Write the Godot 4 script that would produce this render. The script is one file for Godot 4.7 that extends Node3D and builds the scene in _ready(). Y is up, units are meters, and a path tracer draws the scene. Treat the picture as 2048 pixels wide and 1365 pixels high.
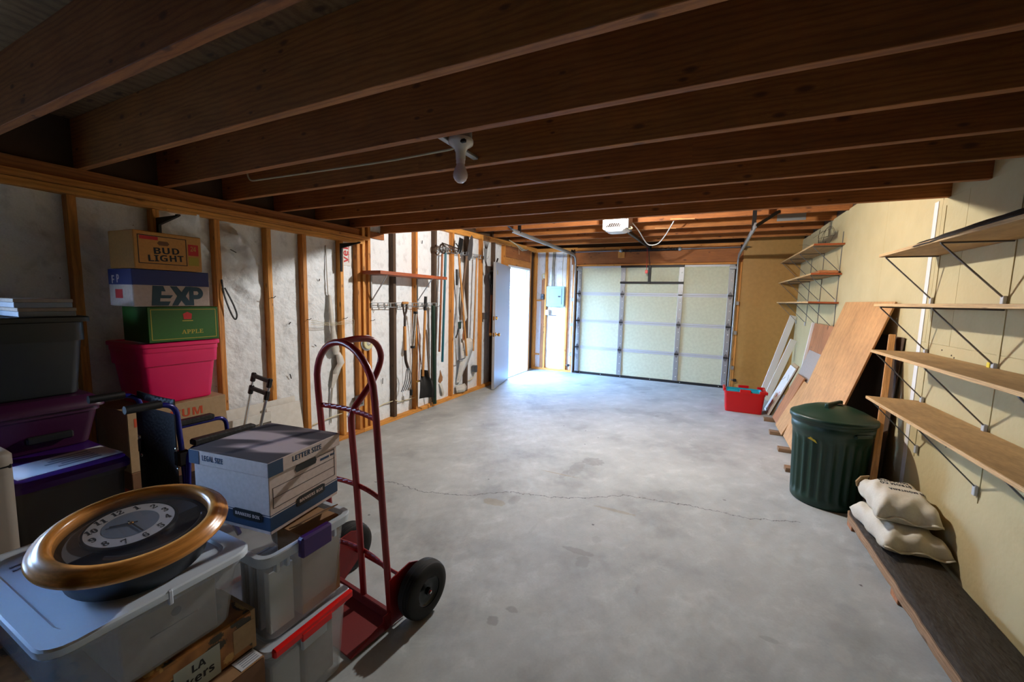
extends Node3D

const W := 4.524          # right wall face
const HJ := 2.147         # underside of the low joists
const HF := 2.49          # underside of the high joists
var M := {}
var taken := {}
var nz := FastNoiseLite.new()

# ---------------------------------------------------------------- naming
func numbered(called: String, parent: Node) -> String:
	var key := str(parent.get_instance_id()) + called
	var n: int = taken.get(key, 0)
	taken[key] = n + 1
	return called if n == 0 else "%s_%03d" % [called, n]

func thing(called: String, label: String, category: String, at := Vector3.ZERO, yaw := 0.0, group := "") -> Node3D:
	var o := Node3D.new()
	o.name = numbered(called, self)
	add_child(o, true)
	o.position = at
	o.rotation.y = deg_to_rad(yaw)
	tag(o, label, category, group)
	return o

func tag(o: Node, label: String, category := "", group := "", kind := "") -> void:
	if label: o.set_meta("label", label)
	if category: o.set_meta("category", category)
	if group: o.set_meta("group", group)
	if kind: o.set_meta("kind", kind)

func struct(called: String, label: String, at := Vector3.ZERO) -> Node3D:
	var o := Node3D.new()
	o.name = numbered(called, self)
	add_child(o, true)
	o.position = at
	tag(o, label, "", "", "structure")
	return o

# commits a SurfaceTool as one named mesh under a parent (local coordinates)
func part(called: String, st: SurfaceTool, mat: Material, parent: Node3D, label := "") -> MeshInstance3D:
	st.generate_normals()
	var mi := MeshInstance3D.new()
	mi.mesh = st.commit()
	mi.material_override = mat
	mi.name = numbered(called, parent)
	parent.add_child(mi, true)
	if label: mi.set_meta("label", label)
	return mi

# the same with world coordinates; parent must be a thing that is not turned
func wpart(called: String, st: SurfaceTool, mat: Material, parent: Node3D, label := "") -> MeshInstance3D:
	var mi := part(called, st, mat, parent, label)
	mi.position = -parent.position
	return mi

func copy(src: Node3D, label: String, at: Vector3, yaw := 0.0) -> Node3D:
	var o: Node3D = src.duplicate()
	o.name = numbered(str(src.name), self)
	add_child(o, true)
	o.position = at
	o.rotation.y = deg_to_rad(yaw)
	o.set_meta("label", label)
	return o

# ---------------------------------------------------------------- shapes
func S() -> SurfaceTool:
	var st := SurfaceTool.new()
	st.begin(Mesh.PRIMITIVE_TRIANGLES)
	return st

func poly(st: SurfaceTool, p: Array, uv: Array, n: Vector3, sg := -1) -> void:
	var flip := Plane(p[0], p[1], p[2]).normal.dot(n) < 0.0
	for i in range(1, p.size() - 1):
		for k in ([0, i + 1, i] if flip else [0, i, i + 1]):
			st.set_smooth_group(sg)
			st.set_uv(uv[k])
			st.add_vertex(p[k])

func box(st: SurfaceTool, lo: Vector3, hi: Vector3, bev := 0.0, xf := Transform3D(), uvo := Vector2.ZERO) -> SurfaceTool:
	var c := (lo + hi) / 2.0
	var h := (hi - lo).abs() / 2.0
	bev = minf(bev, 0.45 * minf(h.x, minf(h.y, h.z)))
	var la := h.max_axis_index()
	var pt := func(s: Vector3, k: int) -> Vector3:
		var v := s * h
		for j in 3:
			if j != k: v[j] -= s[j] * bev
		return v
	var uvf := func(v: Vector3, k: int) -> Vector2:
		var i := (k + 1) % 3
		var j := (k + 2) % 3
		if k != la and j == la:
			var t := i; i = j; j = t
		return Vector2(v[i], v[j] + k * 0.07) + uvo
	for k in 3:
		var i := (k + 1) % 3
		var j := (k + 2) % 3
		for s in [-1.0, 1.0]:
			var ps := []
			var us := []
			for q in [[-1.0, -1.0], [1.0, -1.0], [1.0, 1.0], [-1.0, 1.0]]:
				var sg := Vector3.ZERO
				sg[k] = s; sg[i] = q[0]; sg[j] = q[1]
				var v: Vector3 = pt.call(sg, k)
				ps.append(xf * (c + v)); us.append(uvf.call(v, k))
			var n := Vector3.ZERO
			n[k] = s
			poly(st, ps, us, xf.basis * n)
	if bev > 0.0:
		for k in 3:
			var l := (k + 1) % 3
			var m := (k + 2) % 3
			for a in [-1.0, 1.0]:
				for b in [-1.0, 1.0]:
					var s0 := Vector3.ZERO
					s0[k] = a; s0[l] = b; s0[m] = -1.0
					var s1 := s0
					s1[m] = 1.0
					var ps := []
					var us := []
					for q in [[s0, k], [s1, k], [s1, l], [s0, l]]:
						var v: Vector3 = pt.call(q[0], q[1])
						ps.append(xf * (c + v)); us.append(uvf.call(v, k))
					var n := Vector3.ZERO
					n[k] = a; n[l] = b
					poly(st, ps, us, xf.basis * n)
		for a in [-1.0, 1.0]:
			for b in [-1.0, 1.0]:
				for d in [-1.0, 1.0]:
					var sg := Vector3(a, b, d)
					var ps := []
					for k in 3: ps.append(xf * (c + pt.call(sg, k)))
					poly(st, ps, [uvo, uvo, uvo], xf.basis * sg)
	return st

func bx(lo: Vector3, hi: Vector3, bev := 0.0, uvo := Vector2.ZERO) -> SurfaceTool:
	return box(S(), lo, hi, bev, Transform3D(), uvo)

# a bar of section w x h from p to q
func bar(st: SurfaceTool, p: Vector3, q: Vector3, w: float, h: float, bev := 0.0, up := Vector3.UP, uvo := Vector2.ZERO) -> SurfaceTool:
	var z := (q - p).normalized()
	if absf(z.dot(up)) > 0.98: up = Vector3.RIGHT
	var x := up.cross(z).normalized()
	var y := z.cross(x)
	var l := (q - p).length()
	return box(st, Vector3(-w / 2, -h / 2, -l / 2), Vector3(w / 2, h / 2, l / 2), bev, Transform3D(Basis(x, y, z), (p + q) / 2.0), uvo)

# rings of equal size joined by quads; first ring order decides the outside
func loft(st: SurfaceTool, rings: Array, bands := false, cap0 := true, cap1 := true, sg := 1) -> SurfaceTool:
	var n: int = rings[0].size()
	var c0 := Vector3.ZERO
	for p in rings[0]: c0 += p
	for p in rings[1]: c0 += p
	c0 /= 2.0 * n
	var A: Vector3 = rings[0][0]
	var nn := Plane(A, rings[0][1], rings[1][1]).normal
	if nn.length() < 0.5: nn = Plane(A, rings[1][1], rings[1][0]).normal
	var flip := nn.dot((A + rings[1][0] + rings[0][1] + rings[1][1]) / 4.0 - c0) < 0.0
	var vv := 0.0
	for i in rings.size() - 1:
		var uu := 0.0
		var dv: float = (rings[i + 1][0] - rings[i][0]).length()
		for j in n:
			var k := (j + 1) % n
			var du: float = (rings[i][k] - rings[i][j]).length()
			var q := [rings[i][j], rings[i][k], rings[i + 1][k], rings[i + 1][j]]
			var t := [Vector2(uu, vv), Vector2(uu + du, vv), Vector2(uu + du, vv + dv), Vector2(uu, vv + dv)]
			for o in ([0, 2, 1, 0, 3, 2] if flip else [0, 1, 2, 0, 2, 3]):
				st.set_smooth_group(i + 2 if bands else sg)
				st.set_uv(Vector2(t[o].y, t[o].x))
				st.add_vertex(q[o])
			uu += du
		vv += dv
	if cap0: cap(st, rings[0], not flip)
	if cap1: cap(st, rings[-1], flip)
	return st

# closes a ring; the winding goes on from the band beside it
func cap(st: SurfaceTool, r: Array, turn: bool) -> void:
	var c := Vector3.ZERO
	for p in r: c += p / float(r.size())
	for j in r.size():
		var k := (j + 1) % r.size()
		for p in ([r[k], r[j], c] if turn else [r[j], r[k], c]):
			st.set_smooth_group(-1)
			st.set_uv(Vector2(p.x, p.z))
			st.add_vertex(p)

func cring(r: float, y: float, n: int) -> Array:
	var a := []
	for i in n: a.append(Vector3(r * cos(TAU * i / n), y, r * sin(TAU * i / n)))
	return a

func rr(w: float, d: float, r: float, y: float, cx := 0.0, cz := 0.0, m := 4) -> Array:
	var a := []
	for q in 4:
		var sx: float = [1, -1, -1, 1][q]
		var sz: float = [1, 1, -1, -1][q]
		for i in m + 1:
			var t := PI / 2 * (q + float(i) / m)
			a.append(Vector3(cx + sx * (w / 2 - r) + r * cos(t), y, cz + sz * (d / 2 - r) + r * sin(t)))
	return a

func lathe(st: SurfaceTool, prof: Array, n := 32, xf := Transform3D(), bands := false, cap0 := true, cap1 := true) -> SurfaceTool:
	var rings := []
	for p in prof:
		var a := cring(maxf(p.x, 0.0001), p.y, n)
		for i in n: a[i] = xf * a[i]
		rings.append(a)
	return loft(st, rings, bands, cap0, cap1)

func circ(r: float, n: int) -> Array:
	var a := []
	for i in n: a.append(Vector2(r * cos(TAU * i / n), r * sin(TAU * i / n)))
	return a

# a profile carried along a path
func sweep(st: SurfaceTool, pts: Array, prof: Array, n0 := Vector3.ZERO, bands := false, closed := false, taper := []) -> SurfaceTool:
	var rings := []
	var m := pts.size()
	var nn := n0
	for i in m:
		var t: Vector3
		if closed: t = (pts[(i + 1) % m] - pts[(i + m - 1) % m]).normalized()
		else: t = (pts[mini(i + 1, m - 1)] - pts[maxi(i - 1, 0)]).normalized()
		if nn == Vector3.ZERO: nn = t.cross(Vector3(0.31, 0.9, 0.17)).normalized()
		nn = (nn - t * nn.dot(t)).normalized()
		var b := nn.cross(t)
		var a := []
		var k: float = taper[i] if taper else 1.0
		for p in prof: a.append(pts[i] + nn * p.x * k + b * p.y * k)
		rings.append(a)
	if closed:
		rings.append(rings[0])
		return loft(st, rings, bands, false, false)
	return loft(st, rings, bands)

func tube(st: SurfaceTool, pts: Array, r: float, sides := 10, taper := []) -> SurfaceTool:
	return sweep(st, pts, circ(r, sides), Vector3.ZERO, false, false, taper)

func curve(pts: Array, n := 6) -> Array:      # a Catmull-Rom line through points
	var out := []
	for i in pts.size() - 1:
		var a: Vector3 = pts[maxi(i - 1, 0)]
		var b: Vector3 = pts[i]
		var c: Vector3 = pts[i + 1]
		var d: Vector3 = pts[mini(i + 2, pts.size() - 1)]
		for k in n: out.append(b.cubic_interpolate(c, a, d, float(k) / n))
	out.append(pts[-1])
	return out

# bent corners of radius r along a polyline
func bend(pts: Array, r: float, n := 6) -> Array:
	var out := [pts[0]]
	for i in range(1, pts.size() - 1):
		var a: Vector3 = pts[i - 1]
		var b: Vector3 = pts[i]
		var c: Vector3 = pts[i + 1]
		var q := minf(r, 0.48 * minf((a - b).length(), (c - b).length()))
		var p0 := b + (a - b).normalized() * q
		var p1 := b + (c - b).normalized() * q
		for k in n + 1:
			var t := float(k) / n
			out.append(p0.lerp(b, t).lerp(b.lerp(p1, t), t))
	out.append(pts[-1])
	return out

# polygon in xy pushed from z0 to z1
func prism(st: SurfaceTool, pg: Array, z0: float, z1: float, xf := Transform3D()) -> SurfaceTool:
	var packed := PackedVector2Array(pg)
	var tri := Geometry2D.triangulate_polygon(packed)
	for z in [z0, z1]:
		var n := xf.basis * Vector3(0, 0, signf(z - (z0 + z1 - z)))
		for i in range(0, tri.size(), 3):
			var ps := []
			var us := []
			for k in 3:
				var p: Vector2 = packed[tri[i + k]]
				ps.append(xf * Vector3(p.x, p.y, z)); us.append(p)
			poly(st, ps, us, n)
	var turn := -1.0 if Geometry2D.is_polygon_clockwise(packed) else 1.0
	for i in packed.size():
		var a := packed[i]
		var b := packed[(i + 1) % packed.size()]
		var n := Vector3(b.y - a.y, a.x - b.x, 0) * turn
		poly(st, [xf * Vector3(a.x, a.y, z0), xf * Vector3(b.x, b.y, z0), xf * Vector3(b.x, b.y, z1), xf * Vector3(a.x, a.y, z1)], [a, b, b + Vector2(0, z1 - z0), a + Vector2(0, z1 - z0)], xf.basis * n)
	return st

# a thin bent sheet: rows of points, given thickness t along dir
func sheet(st: SurfaceTool, rows: Array, t: Vector3) -> SurfaceTool:
	var rings := []
	for r in rows:
		var a := []
		for p in r: a.append(p)
		for i in r.size(): a.append(r[r.size() - 1 - i] + t)
		rings.append(a)
	return loft(st, rings)

const FACE_X := Basis(Vector3(0, 0, -1), Vector3(0, 1, 0), Vector3(1, 0, 0))     # lettering on a face that looks to +x
const FACE_UP := Basis(Vector3(1, 0, 0), Vector3(0, 0, -1), Vector3(0, 1, 0))
func text(s: String, height: float, width: float, xf: Transform3D, mat: Material, parent: Node3D, called := "lettering", serif := false) -> MeshInstance3D:
	var t := TextMesh.new()
	var f := SystemFont.new()
	f.font_names = PackedStringArray(["Droid Serif" if serif else "Droid Sans"])
	f.font_weight = 700
	t.font = f
	t.text = s
	t.font_size = 64
	t.pixel_size = 0.01
	t.depth = 0.001
	t.curve_step = 2.0
	var bb := t.get_aabb()
	var src := t.get_mesh_arrays()
	var v: PackedVector3Array = src[Mesh.ARRAY_VERTEX]
	var ctr := bb.get_center()
	var sx := width / maxf(bb.size.x, 0.001)
	var sy := height / maxf(bb.size.y, 0.001)
	for i in v.size(): v[i] = Vector3((v[i].x - ctr.x) * sx, (v[i].y - ctr.y) * sy, v[i].z)
	src[Mesh.ARRAY_VERTEX] = v
	var am := ArrayMesh.new()
	am.add_surface_from_arrays(Mesh.PRIMITIVE_TRIANGLES, src)
	var mi := MeshInstance3D.new()
	mi.mesh = am
	mi.material_override = mat
	mi.transform = xf
	mi.name = numbered(called, parent)
	parent.add_child(mi, true)
	return mi

# an open tub: outside, lip, inside, floor
func tub(st: SurfaceTool, w: float, d: float, h: float, tp: float, r: float, lip: float, th := 0.004, lip_h := 0.02) -> SurfaceTool:
	return loft(st, [rr(w - 2 * tp - 0.01, d - 2 * tp - 0.01, r, 0), rr(w - 2 * tp, d - 2 * tp, r, 0.006), rr(w, d, r, h - lip_h), rr(w + 2 * lip, d + 2 * lip, r + lip, h - lip_h), rr(w + 2 * lip, d + 2 * lip, r + lip, h - 0.003), rr(w + 2 * lip - 0.006, d + 2 * lip - 0.006, r + lip, h),
		rr(w - 2 * th, d - 2 * th, r, h), rr(w - 2 * th - 2 * tp, d - 2 * th - 2 * tp, r, th)], true)

func lid(st: SurfaceTool, w: float, d: float, y: float, h: float, r: float, well := 0.03, deep := 0.006) -> SurfaceTool:
	return loft(st, [rr(w, d, r, y), rr(w, d, r, y + h - 0.004), rr(w - 0.008, d - 0.008, r, y + h), rr(w - well * 2, d - well * 2, r, y + h), rr(w - well * 2 - 0.012, d - well * 2 - 0.012, r, y + h - deep)], true)

# ---------------------------------------------------------------- materials
func mat(c: Color, rough := 0.7, metal := 0.0, tex: Texture2D = null, sc := Vector3.ONE, tri := false) -> StandardMaterial3D:
	var m := StandardMaterial3D.new()
	m.albedo_color = c
	m.roughness = rough
	m.metallic = metal
	if tex:
		m.albedo_texture = tex
		m.uv1_scale = sc
		m.uv1_triplanar = tri
	return m

func bumpy(m: StandardMaterial3D, tex: Texture2D, amount: float) -> StandardMaterial3D:
	m.normal_enabled = true
	m.normal_texture = tex
	m.normal_scale = amount
	return m

func noise_tex(freq: float, lo: Color, hi: Color, sd: int, size := 512, octaves := 4, normal := false, strength := 4.0) -> NoiseTexture2D:
	var f := FastNoiseLite.new()
	f.seed = sd
	f.frequency = freq
	f.fractal_octaves = octaves
	var t := NoiseTexture2D.new()
	t.noise = f
	t.width = size
	t.height = size
	t.seamless = true
	if normal:
		t.as_normal_map = true
		t.bump_strength = strength
	else:
		var g := Gradient.new()
		g.set_color(0, lo)
		g.set_color(1, hi)
		t.color_ramp = g
	return t

# grain along u (5 m), across v (0.5 m)
func wood_image(knots: int, ringed: float) -> ImageTexture:
	var w := 2048
	var h := 256
	var im := Image.create(w, h, false, Image.FORMAT_RGB8)
	var a := FastNoiseLite.new()
	a.seed = 5
	a.frequency = 1.0
	a.fractal_octaves = 3
	var rng := RandomNumberGenerator.new()
	rng.seed = 11
	var disp := PackedFloat32Array()
	disp.resize(w * h)
	var dark := PackedFloat32Array()
	dark.resize(w * h)
	for i in knots:
		var kx := rng.randi_range(30, w - 30)
		var ky := rng.randi_range(6, h - 6)
		var r := rng.randf_range(2.0, 5.5)
		for y in range(maxi(0, ky - 26), mini(h, ky + 27)):
			for x in range(maxi(0, kx - 60), mini(w, kx + 61)):
				var dx := (x - kx) * 0.55
				var dy := float(y - ky)
				var q := sqrt(dx * dx + dy * dy) / r
				disp[y * w + x] += signf(dy) * 5.0 * exp(-q * q * 0.09)
				if q < 1.5: dark[y * w + x] = maxf(dark[y * w + x], clampf(1.6 - q, 0.0, 1.0))
	for y in h:
		for x in w:
			var yy := y - disp[y * w + x]
			var wob := a.get_noise_2d(x * 0.0035, yy * 0.02) * 9.0
			var ring := 0.5 + 0.5 * sin((yy + wob) * 0.55)
			var fine := a.get_noise_2d(x * 0.035 + 70.0, yy * 0.9)
			var big := a.get_noise_2d(x * 0.006 + 9.0, y * 0.012)
			var v := 0.93 - ringed * ring * ring + 0.09 * fine + 0.09 * big
			v = lerpf(v, 0.48, dark[y * w + x] * 0.75)
			v = clampf(v, 0.0, 1.0)
			im.set_pixel(x, y, Color(v, pow(v, 1.1), pow(v, 1.25)))
	return ImageTexture.create_from_image(im)

func dots(im: Image, x: float, y: float, rx: float, ry: float, c: Color, a: float) -> void:
	for j in range(maxi(0, int(y - ry)), mini(im.get_height(), int(y + ry) + 1)):
		for i in range(maxi(0, int(x - rx)), mini(im.get_width(), int(x + rx) + 1)):
			var q := pow((i - x) / rx, 2) + pow((j - y) / ry, 2) + 0.5 * nz.get_noise_2d(i * 6.0, j * 6.0)
			if q < 1.0:
				im.set_pixel(i, j, im.get_pixel(i, j).lerp(c, a * minf(1.0, 3.0 * (1.0 - q))))

# the slab from x -0.2 to 4.8 (width) and z -0.3 to 10.3 (height)
func floor_image() -> ImageTexture:
	var w := 1000
	var h := 2048
	var im := Image.create(w, h, false, Image.FORMAT_RGB8)
	var a := FastNoiseLite.new()
	a.seed = 21
	a.frequency = 0.006
	a.fractal_octaves = 5
	var b := FastNoiseLite.new()
	b.seed = 22
	b.frequency = 0.03
	b.fractal_octaves = 4
	b.domain_warp_enabled = true
	b.domain_warp_amplitude = 25.0
	var c := FastNoiseLite.new()
	c.seed = 23
	c.frequency = 0.35
	for y in h:
		for x in w:
			var s := a.get_noise_2d(x, y)
			var m := b.get_noise_2d(x * 0.8 + y * 0.25, y * 0.7)
			var v := 0.665 + 0.065 * s + 0.035 * m + 0.018 * c.get_noise_2d(x, y)
			if m > 0.28: v += 0.025 * (m - 0.28) / 0.3
			if s < -0.25: v -= 0.03 * minf(1.0, (-0.25 - s) / 0.2)
			im.set_pixel(x, y, Color(v * 0.955, v * 0.99, v * 0.99))
	var px := w / 5.0
	var pz := h / 10.6
	var rng := RandomNumberGenerator.new()
	rng.seed = 4
	var dk := Color(0.46, 0.47, 0.46)
	for q in [[2.39, 4.27, 0.1, 0.1, 0.45], [2.30, 4.5, 0.06, 0.2, 0.35], [2.24, 4.66, 0.03, 0.1, 0.3], [2.06, 5.25, 0.04, 0.08, 0.25], [2.65, 5.62, 0.10, 0.03, 0.4], [2.70, 5.70, 0.04, 0.06, 0.35], [2.45, 6.3, 0.03, 0.03, 0.5], [3.45, 4.5, 0.012, 0.012, 0.8], [3.35, 3.2, 0.2, 0.35, 0.12], [2.95, 3.1, 0.25, 0.3, 0.08], [2.5, 6.2, 0.035, 0.02, 0.4], [2.75, 5.4, 0.3, 0.5, 0.06], [3.6, 5.2, 0.25, 0.6, 0.08], [1.2, 4.6, 0.35, 0.3, 0.06], [3.9, 3.6, 0.15, 0.3, 0.15]]:
		dots(im, (q[0] + 0.2) * px, (q[1] + 0.3) * pz, q[2] * px, q[3] * pz, dk, q[4])
	for q in [[1.94, 5.35, 0.09, 0.05, 0.5], [2.2, 4.67, 0.16, 0.012, 0.5], [2.75, 5.05, 0.16, 0.02, 0.45]]:
		dots(im, (q[0] + 0.2) * px, (q[1] + 0.3) * pz, q[2] * px, q[3] * pz, Color(0.56, 0.53, 0.44), q[4])
	for i in 40:
		dots(im, rng.randf() * w, rng.randf() * h, rng.randf_range(2, 9), rng.randf_range(2, 14), dk if i % 3 else Color(0.72, 0.72, 0.70), rng.randf_range(0.08, 0.25))
	for i in 60:
		dots(im, rng.randf() * w, rng.randf() * h, 1.6, 1.6, Color(0.2, 0.2, 0.2), 0.6)
	var cr := [Vector2(0.95, 5.52), Vector2(1.088, 5.459), Vector2(1.415, 5.469), Vector2(1.709, 5.371), Vector2(1.976, 5.155), Vector2(2.277, 5.089), Vector2(2.513, 4.979), Vector2(2.771, 4.787), Vector2(3.088, 4.744), Vector2(3.222, 4.72), Vector2(3.6, 4.714), Vector2(3.9, 4.6)]
	for i in cr.size() - 1:
		for k in 120:
			var p: Vector2 = cr[i].lerp(cr[i + 1], k / 120.0)
			p += Vector2(nz.get_noise_2d(p.x * 900.0, i * 9.0), nz.get_noise_2d(p.x * 900.0 + 500.0, 3.0)) * 0.02
			var ix := int((p.x + 0.2) * px)
			var iy := int((p.y + 0.3) * pz)
			im.set_pixel(ix, iy, im.get_pixel(ix, iy).darkened(0.28))
	return ImageTexture.create_from_image(im)

# white facing of the insulation: grey cloudy print and a few dark specks
func batt_image() -> ImageTexture:
	var w := 512
	var im := Image.create(w, w, false, Image.FORMAT_RGB8)
	var a := FastNoiseLite.new()
	a.seed = 31
	a.frequency = 0.014
	a.fractal_octaves = 5
	var b := FastNoiseLite.new()
	b.seed = 32
	b.frequency = 0.12
	for y in w:
		for x in w:
			var s := a.get_noise_2d(x, y * 0.8)
			var v := 0.90 + 0.03 * b.get_noise_2d(x, y)
			if s < -0.1: v += (s + 0.1) * 0.15
			im.set_pixel(x, y, Color(v * 0.97, v * 0.99, v * 1.0))
	var rng := RandomNumberGenerator.new()
	rng.seed = 6
	for i in 2:
		dots(im, rng.randf() * w, rng.randf() * w, rng.randf_range(1.0, 2.2), rng.randf_range(1.0, 1.6), Color(0.2, 0.17, 0.14), 0.8)
	return ImageTexture.create_from_image(im)

# brown packing paper printed with dark leaf shapes
func leaf_print() -> ImageTexture:
	var w := 512
	var im := Image.create(w, w, false, Image.FORMAT_RGB8)
	for y in w:
		for x in w:
			var v := nz.get_noise_2d(x * 0.5, y * 0.5)
			im.set_pixel(x, y, Color(0.70, 0.47, 0.22).lerp(Color(0.52, 0.32, 0.12), clampf(0.5 + v, 0.0, 1.0)))
	var rng := RandomNumberGenerator.new()
	rng.seed = 8
	for i in 60:
		var x := rng.randf() * w
		var y := rng.randf() * w
		var c := Color(0.17, 0.16, 0.09) if i % 3 else Color(0.80, 0.64, 0.36)
		dots(im, x, y, rng.randf_range(14, 40), rng.randf_range(9, 22), c, 0.9)
	return ImageTexture.create_from_image(im)

func make_materials() -> void:
	nz.seed = 3
	nz.frequency = 0.02
	nz.fractal_octaves = 3
	var wood := wood_image(46, 0.12)
	var plain := wood_image(0, 0.05)
	var ws := Vector3(0.2, 2.0, 1.0)
	var fine := noise_tex(0.09, Color(0, 0, 0), Color(1, 1, 1), 41, 512, 4, true, 3.0)
	var soft := noise_tex(0.025, Color(0, 0, 0), Color(1, 1, 1), 42, 512, 4, true, 6.0)
	var grain := noise_tex(0.35, Color(0.90, 0.90, 0.90), Color(1, 1, 1), 43, 512, 3)
	var blot := noise_tex(0.02, Color(0.93, 0.925, 0.91), Color(1, 1, 1), 44, 512, 5)
	M.wood = wood
	M.fine = fine
	M.joist = mat(Color(0.66, 0.40, 0.18), 0.75, 0.0, wood, ws)
	M.joist_b = mat(Color(0.70, 0.44, 0.20), 0.75, 0.0, wood, ws)
	M.stud = mat(Color(0.90, 0.63, 0.29), 0.65, 0.0, wood, ws)
	M.stud_b = mat(Color(0.84, 0.56, 0.24), 0.65, 0.0, wood, ws)
	M.stud_dark = mat(Color(0.34, 0.26, 0.19), 0.8, 0.0, wood, ws)
	M.header = mat(Color(0.66, 0.40, 0.18), 0.7, 0.0, wood, ws)
	M.sub = mat(Color(0.62, 0.46, 0.28), 0.85, 0.0, wood, Vector3(0.4, 0.7, 1))
	M.shelf = mat(Color(0.72, 0.58, 0.38), 0.65, 0.0, plain, Vector3(0.2, 0.5, 1))
	M.shelf_edge = mat(Color(0.86, 0.70, 0.48), 0.7, 0.0, wood, Vector3(0.2, 6.0, 1))
	M.pine = mat(Color(0.86, 0.62, 0.36), 0.6, 0.0, wood, ws)
	M.cherry = mat(Color(0.66, 0.32, 0.14), 0.55, 0.0, wood, ws)
	M.ply = mat(Color(0.77, 0.57, 0.35), 0.65, 0.0, plain, Vector3(0.22, 0.5, 1))
	M.ply_red = mat(Color(0.70, 0.46, 0.28), 0.6, 0.0, wood, Vector3(0.2, 0.9, 1))
	M.plank = bumpy(mat(Color(0.21, 0.175, 0.125), 0.85, 0.0, wood, Vector3(0.2, 1.6, 1)), fine, 0.5)
	M.plank_edge = bumpy(mat(Color(0.62, 0.50, 0.38), 0.9, 0.0, wood, Vector3(0.2, 3.0, 1)), fine, 0.6)
	M.greywood = mat(Color(0.55, 0.45, 0.35), 0.85, 0.0, wood, ws)
	M.oak = mat(Color(0.96, 0.66, 0.34), 0.25, 0.0, wood, Vector3(0.3, 1.5, 1))
	M.handle = mat(Color(0.80, 0.57, 0.30), 0.5, 0.0, wood, ws)
	M.handle_red = mat(Color(0.62, 0.36, 0.18), 0.5, 0.0, wood, ws)
	M.handle_grey = mat(Color(0.46, 0.37, 0.29), 0.7, 0.0, wood, ws)
	M.concrete = bumpy(mat(Color(1, 1, 1), 0.72, 0.0, floor_image()), fine, 0.12)
	M.outside = mat(Color(0.27, 0.28, 0.24), 0.9, 0.0, blot, Vector3(0.4, 0.4, 0.4))
	M.batt = bumpy(mat(Color(1, 1, 1), 0.5, 0.0, batt_image(), Vector3(1.3, 1.3, 1)), soft, 0.5)
	M.film = mat(Color(0.80, 0.79, 0.76), 0.45, 0.0, blot, Vector3(2, 2, 2), true)
	M.kraft = mat(Color(0.56, 0.38, 0.22), 0.8)
	M.drywall = bumpy(mat(Color(0.73, 0.67, 0.50), 0.75, 0.0, noise_tex(0.012, Color(0.955, 0.95, 0.94), Color(1, 1, 1), 45, 512, 4), Vector3(0.5, 0.5, 0.5), true), fine, 0.1)
	M.tan = mat(Color(0.68, 0.52, 0.27), 0.5, 0.0, blot, Vector3(1.2, 1.2, 1.2), true)
	M.sheath = mat(Color(0.30, 0.22, 0.15), 0.9)
	M.door_skin = mat(Color(0.77, 0.78, 0.67), 0.6, 0.0, blot, Vector3(1.5, 1.5, 1.5), true)
	M.galv = mat(Color(0.62, 0.63, 0.63), 0.45, 0.55, grain, Vector3(3, 3, 3), true)
	M.galv_lt = mat(Color(0.74, 0.75, 0.76), 0.5, 0.2, grain, Vector3(3, 3, 3), true)
	M.steel = mat(Color(0.42, 0.42, 0.43), 0.4, 0.7)
	M.chrome = mat(Color(0.80, 0.80, 0.80), 0.18, 0.9)
	M.brass = mat(Color(0.78, 0.58, 0.27), 0.25, 0.85)
	M.iron = mat(Color(0.055, 0.05, 0.05), 0.5, 0.3)
	M.rust_iron = mat(Color(0.22, 0.17, 0.14), 0.6, 0.4)
	M.black = mat(Color(0.025, 0.025, 0.028), 0.5)
	M.black_gloss = mat(Color(0.02, 0.02, 0.024), 0.25)
	M.vinyl = bumpy(mat(Color(0.02, 0.02, 0.022), 0.55), fine, 0.3)
	M.rubber = bumpy(mat(Color(0.045, 0.045, 0.045), 0.75, 0.0, grain, Vector3(9, 9, 9), true), fine, 0.2)
	M.red = mat(Color(0.52, 0.035, 0.05), 0.35, 0.0, blot, Vector3(5, 5, 5), true)
	M.red_worn = mat(Color(0.44, 0.10, 0.10), 0.6, 0.0, blot, Vector3(9, 9, 9), true)
	M.red_bin = mat(Color(0.70, 0.02, 0.045), 0.35)
	M.red_latch = mat(Color(0.88, 0.06, 0.05), 0.3)
	M.teal = mat(Color(0.10, 0.62, 0.72), 0.4)
	M.purple = mat(Color(0.22, 0.06, 0.38), 0.35)
	M.plum = mat(Color(0.22, 0.04, 0.185), 0.4)
	M.pink = mat(Color(0.82, 0.0, 0.33), 0.4)
	M.slate = mat(Color(0.06, 0.085, 0.095), 0.45)
	M.taupe = mat(Color(0.24, 0.23, 0.215), 0.5)
	M.beige = mat(Color(0.55, 0.51, 0.46), 0.6)
	M.blue_paint = mat(Color(0.05, 0.06, 0.42), 0.2, 0.2)
	M.white = mat(Color(0.82, 0.82, 0.80), 0.55)
	M.white_gloss = mat(Color(0.86, 0.86, 0.86), 0.3)
	M.whiteboard = mat(Color(0.84, 0.83, 0.80), 0.5, 0.0, blot, Vector3(1.5, 1.5, 1.5), true)
	M.porcelain = mat(Color(0.86, 0.85, 0.82), 0.2)
	M.opal = mat(Color(0.85, 0.80, 0.80), 0.25)
	M.paper = mat(Color(0.82, 0.83, 0.85), 0.7)
	M.note = mat(Color(0.66, 0.68, 0.64), 0.7)
	M.ink = mat(Color(0.10, 0.11, 0.14), 0.7)
	M.ink_blue = mat(Color(0.10, 0.22, 0.34), 0.6)
	M.ink_red = mat(Color(0.74, 0.10, 0.10), 0.6)
	M.ink_orange = mat(Color(0.72, 0.26, 0.10), 0.7)
	M.card = mat(Color(0.62, 0.47, 0.32), 0.8, 0.0, blot, Vector3(3, 3, 3), true)
	M.card_brown = mat(Color(0.47, 0.33, 0.22), 0.8, 0.0, blot, Vector3(3, 3, 3), true)
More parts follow.
